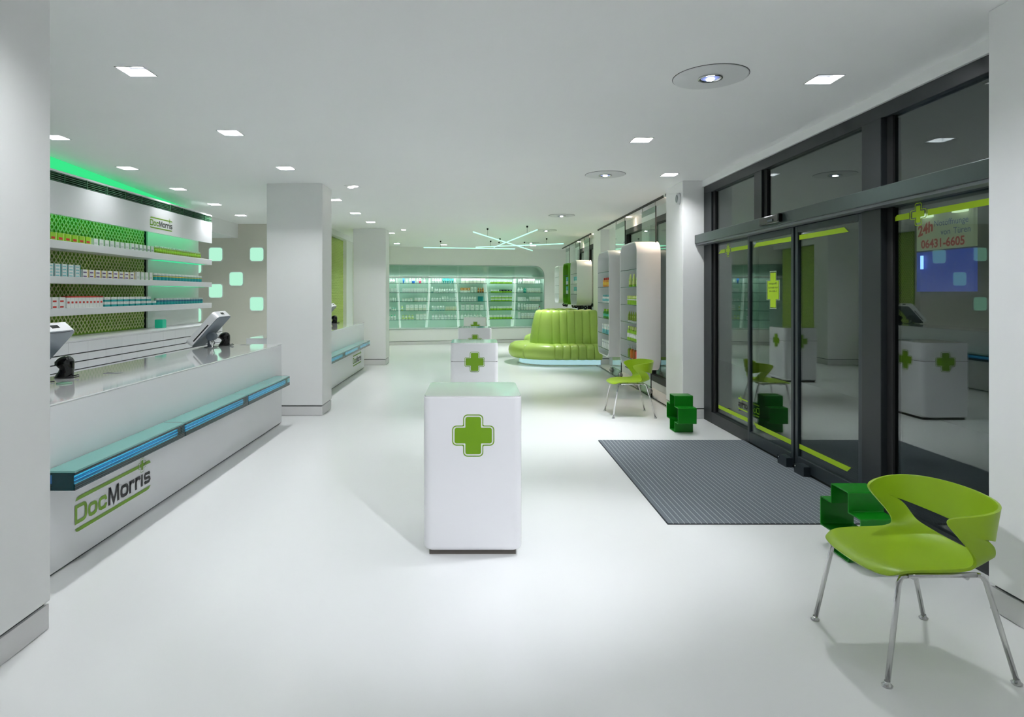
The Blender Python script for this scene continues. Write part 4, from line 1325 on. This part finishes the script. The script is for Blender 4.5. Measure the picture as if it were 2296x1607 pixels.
case('tall white hanging case of mixed bottles, second from the entrance', X0, 11.24, 12.30, .42, 2.39, M_case, csz2, True)
csz3 = [2.08, 1.83, 1.58]
case('short white hanging case beyond the sofa pier', X0, 14.80, 15.85, 1.30, 2.40, M_case, csz3, True, low=False)
case('short bright green hanging case', X0, 16.2, 17.2, 1.30, 2.40, M_greenbox, csz3, True, low=False)
case('farthest pale hanging case at the back corner', X0, 18.0, 19.0, 1.30, 2.40, M_case, csz3, True, low=False)
# goods in the cases; shelf 1.. counted from the top (top glass shelf empty)
CG = [
 ('nearest tall case', 9.36, csz1[1], 3, .20, 'tube', .075, 'palelime', 'lime', 'lime', 'upper'),
 ('nearest tall case', 9.36, csz1[2], 5, .14, 'jar', .06, 'lime', 'palelime', 'white', 'second'),
 ('nearest tall case', 9.36, csz1[3], 5, .17, 'tube', .06, 'olive', 'white', 'palelime', 'third'),
 ('nearest tall case', 9.36, csz1[4], 5, .22, 'bottle', .065, 'lime', 'palelime', 'white', 'fourth'),
 ('second tall case', 11.30, csz2[1], 4, .17, 'bottle', .06, 'orange', 'red', 'yellow', 'upper'),
 ('second tall case', 11.30, csz2[2], 6, .15, 'bottle', .05, 'white', 'aqua', 'aqua', 'second'),
 ('second tall case', 11.30, csz2[3], 3, .17, 'bottle', .07, 'green', 'lime', 'mint', 'third'),
 ('second tall case', 11.30, csz2[4], 5, .18, 'carton', .06, 'white', 'aqua', 'aqua', 'fourth'),
 ('second tall case', 11.30, csz2[5], 6, .16, 'carton', .055, 'white', 'white', 'navy', 'bottom'),
 ('short white case', 14.86, csz3[1], 3, .17, 'carton', .07, 'aqua', 'white', 'white', 'upper'),
 ('short white case', 14.86, csz3[2], 3, .17, 'carton', .07, 'aqua', 'white', 'white', 'lower'),
 ('green case', 16.26, csz3[1], 2, .2, 'carton', .08, 'aqua', 'white', 'white', 'upper'),
 ('green case', 16.26, csz3[2], 2, .2, 'carton', .08, 'aqua', 'white', 'white', 'lower'),
]
for (cn, y, z, cnt, h, kind, wd, c1, c2, c3, sn_) in CG:
    for i in range(cnt):
        lab = '%s, %s from the entrance side, %s shelf of %s' % (look(kind, c1, c2), ORD[i + 1], sn_, cn)
        product(kind, (X0 + .012 + min(wd, .06) / 2, y + wd / 2 + .01 + i * .66 / cnt, z + .001), -PI / 2, wd, min(wd, .06), h, c1, c2, c3, lab, 'goods in the hanging cases')
for i, c1 in enumerate(['red', 'brown', 'amber', 'olive']):
    product('pump', (X0 + .05, 9.44 + i * .16, csz1[5] + .001), -PI / 2, .07, .07, .21, c1, 'silver', c1, '%s pump bottle with silver head, bottom shelf of nearest tall case' % c1, 'goods in the hanging cases')

# ---------------------------------------------------------------- lattice sliding screens beside the far counter
M_latbg = mat('screen_lime', rgb(150, 190, 50), .4, var=.04)
M_latfg = mat('screen_pale_lime', rgb(206, 222, 130), .3, var=.04)
def screen(label, y0, y1):
    t = thing('lattice_screen_door', label, 'sliding screen', (-3.30, y0, 0), 0, 'lime lattice sliding screens')
    MB().box(-.03, -.01, 0, y1 - y0, .01, 2.90).build('panel', M_latbg, t)
    lm = lattice(0, y1 - y0, .02, 2.89, -.01, .066, .078, .013, .006)
    lm.build('lattice_screen', M_latfg, t)
    MB().tube([(.05, .38, .9), (.05, .38, 1.75)], .016, 10).build('bar_handle', M_steel, t)
    for z in (1.0, 1.6):
        MB().tube([(-.01, .38, z), (.05, .38, z)], .008, 8).build('handle_bracket', M_steel, t)
    return t
screen('lime lattice sliding screen with bar handle behind the far terminal', 13.0, 15.4)
screen('narrow visible lime lattice sliding screen beside the far column', 16.2, 18.4)
struct(MB().box(-3.36, -3.22, 15.4, 16.2, 0, CEIL).build('wall_aisle_post', M_wall), 'white post between the lattice screens')
struct(MB().box(-3.40, -3.18, 12.95, 18.7, 2.91, CEIL).build('trim_2', M_wall), 'white header above the lattice screens')

# ---------------------------------------------------------------- small wall devices
o = tag(MB().lathe([(.075, 0), (.072, .025), (.04, .035)], n=24).build('wall_speaker', mat('device_white', (.7, .72, .72, 1), .4)), 'round white speaker on the pier edge near the ceiling', 'speaker')
o.rotation_euler = (0, -PI / 2, 0)
o.location = (2.629, 8.0, 2.82)
MB().lathe([(.05, .034), (.03, .0375)], n=20).build('speaker_grille', mat('device_grille', rgb(150, 158, 158), .6), o)
o = tag(MB().lathe([(.085, 0), (.08, .03), (.05, .045)], n=24).build('ceiling_camera', MATS['device_white']), 'round white dome device behind the pier under the ceiling', 'camera')
o.rotation_euler = (PI, 0, 0)
o.location = (2.80, 8.95, CEIL - .0005)
MB().lathe([(.045, .045), (.04, .07), (.015, .085)], n=20).build('dome', M_lac, o)
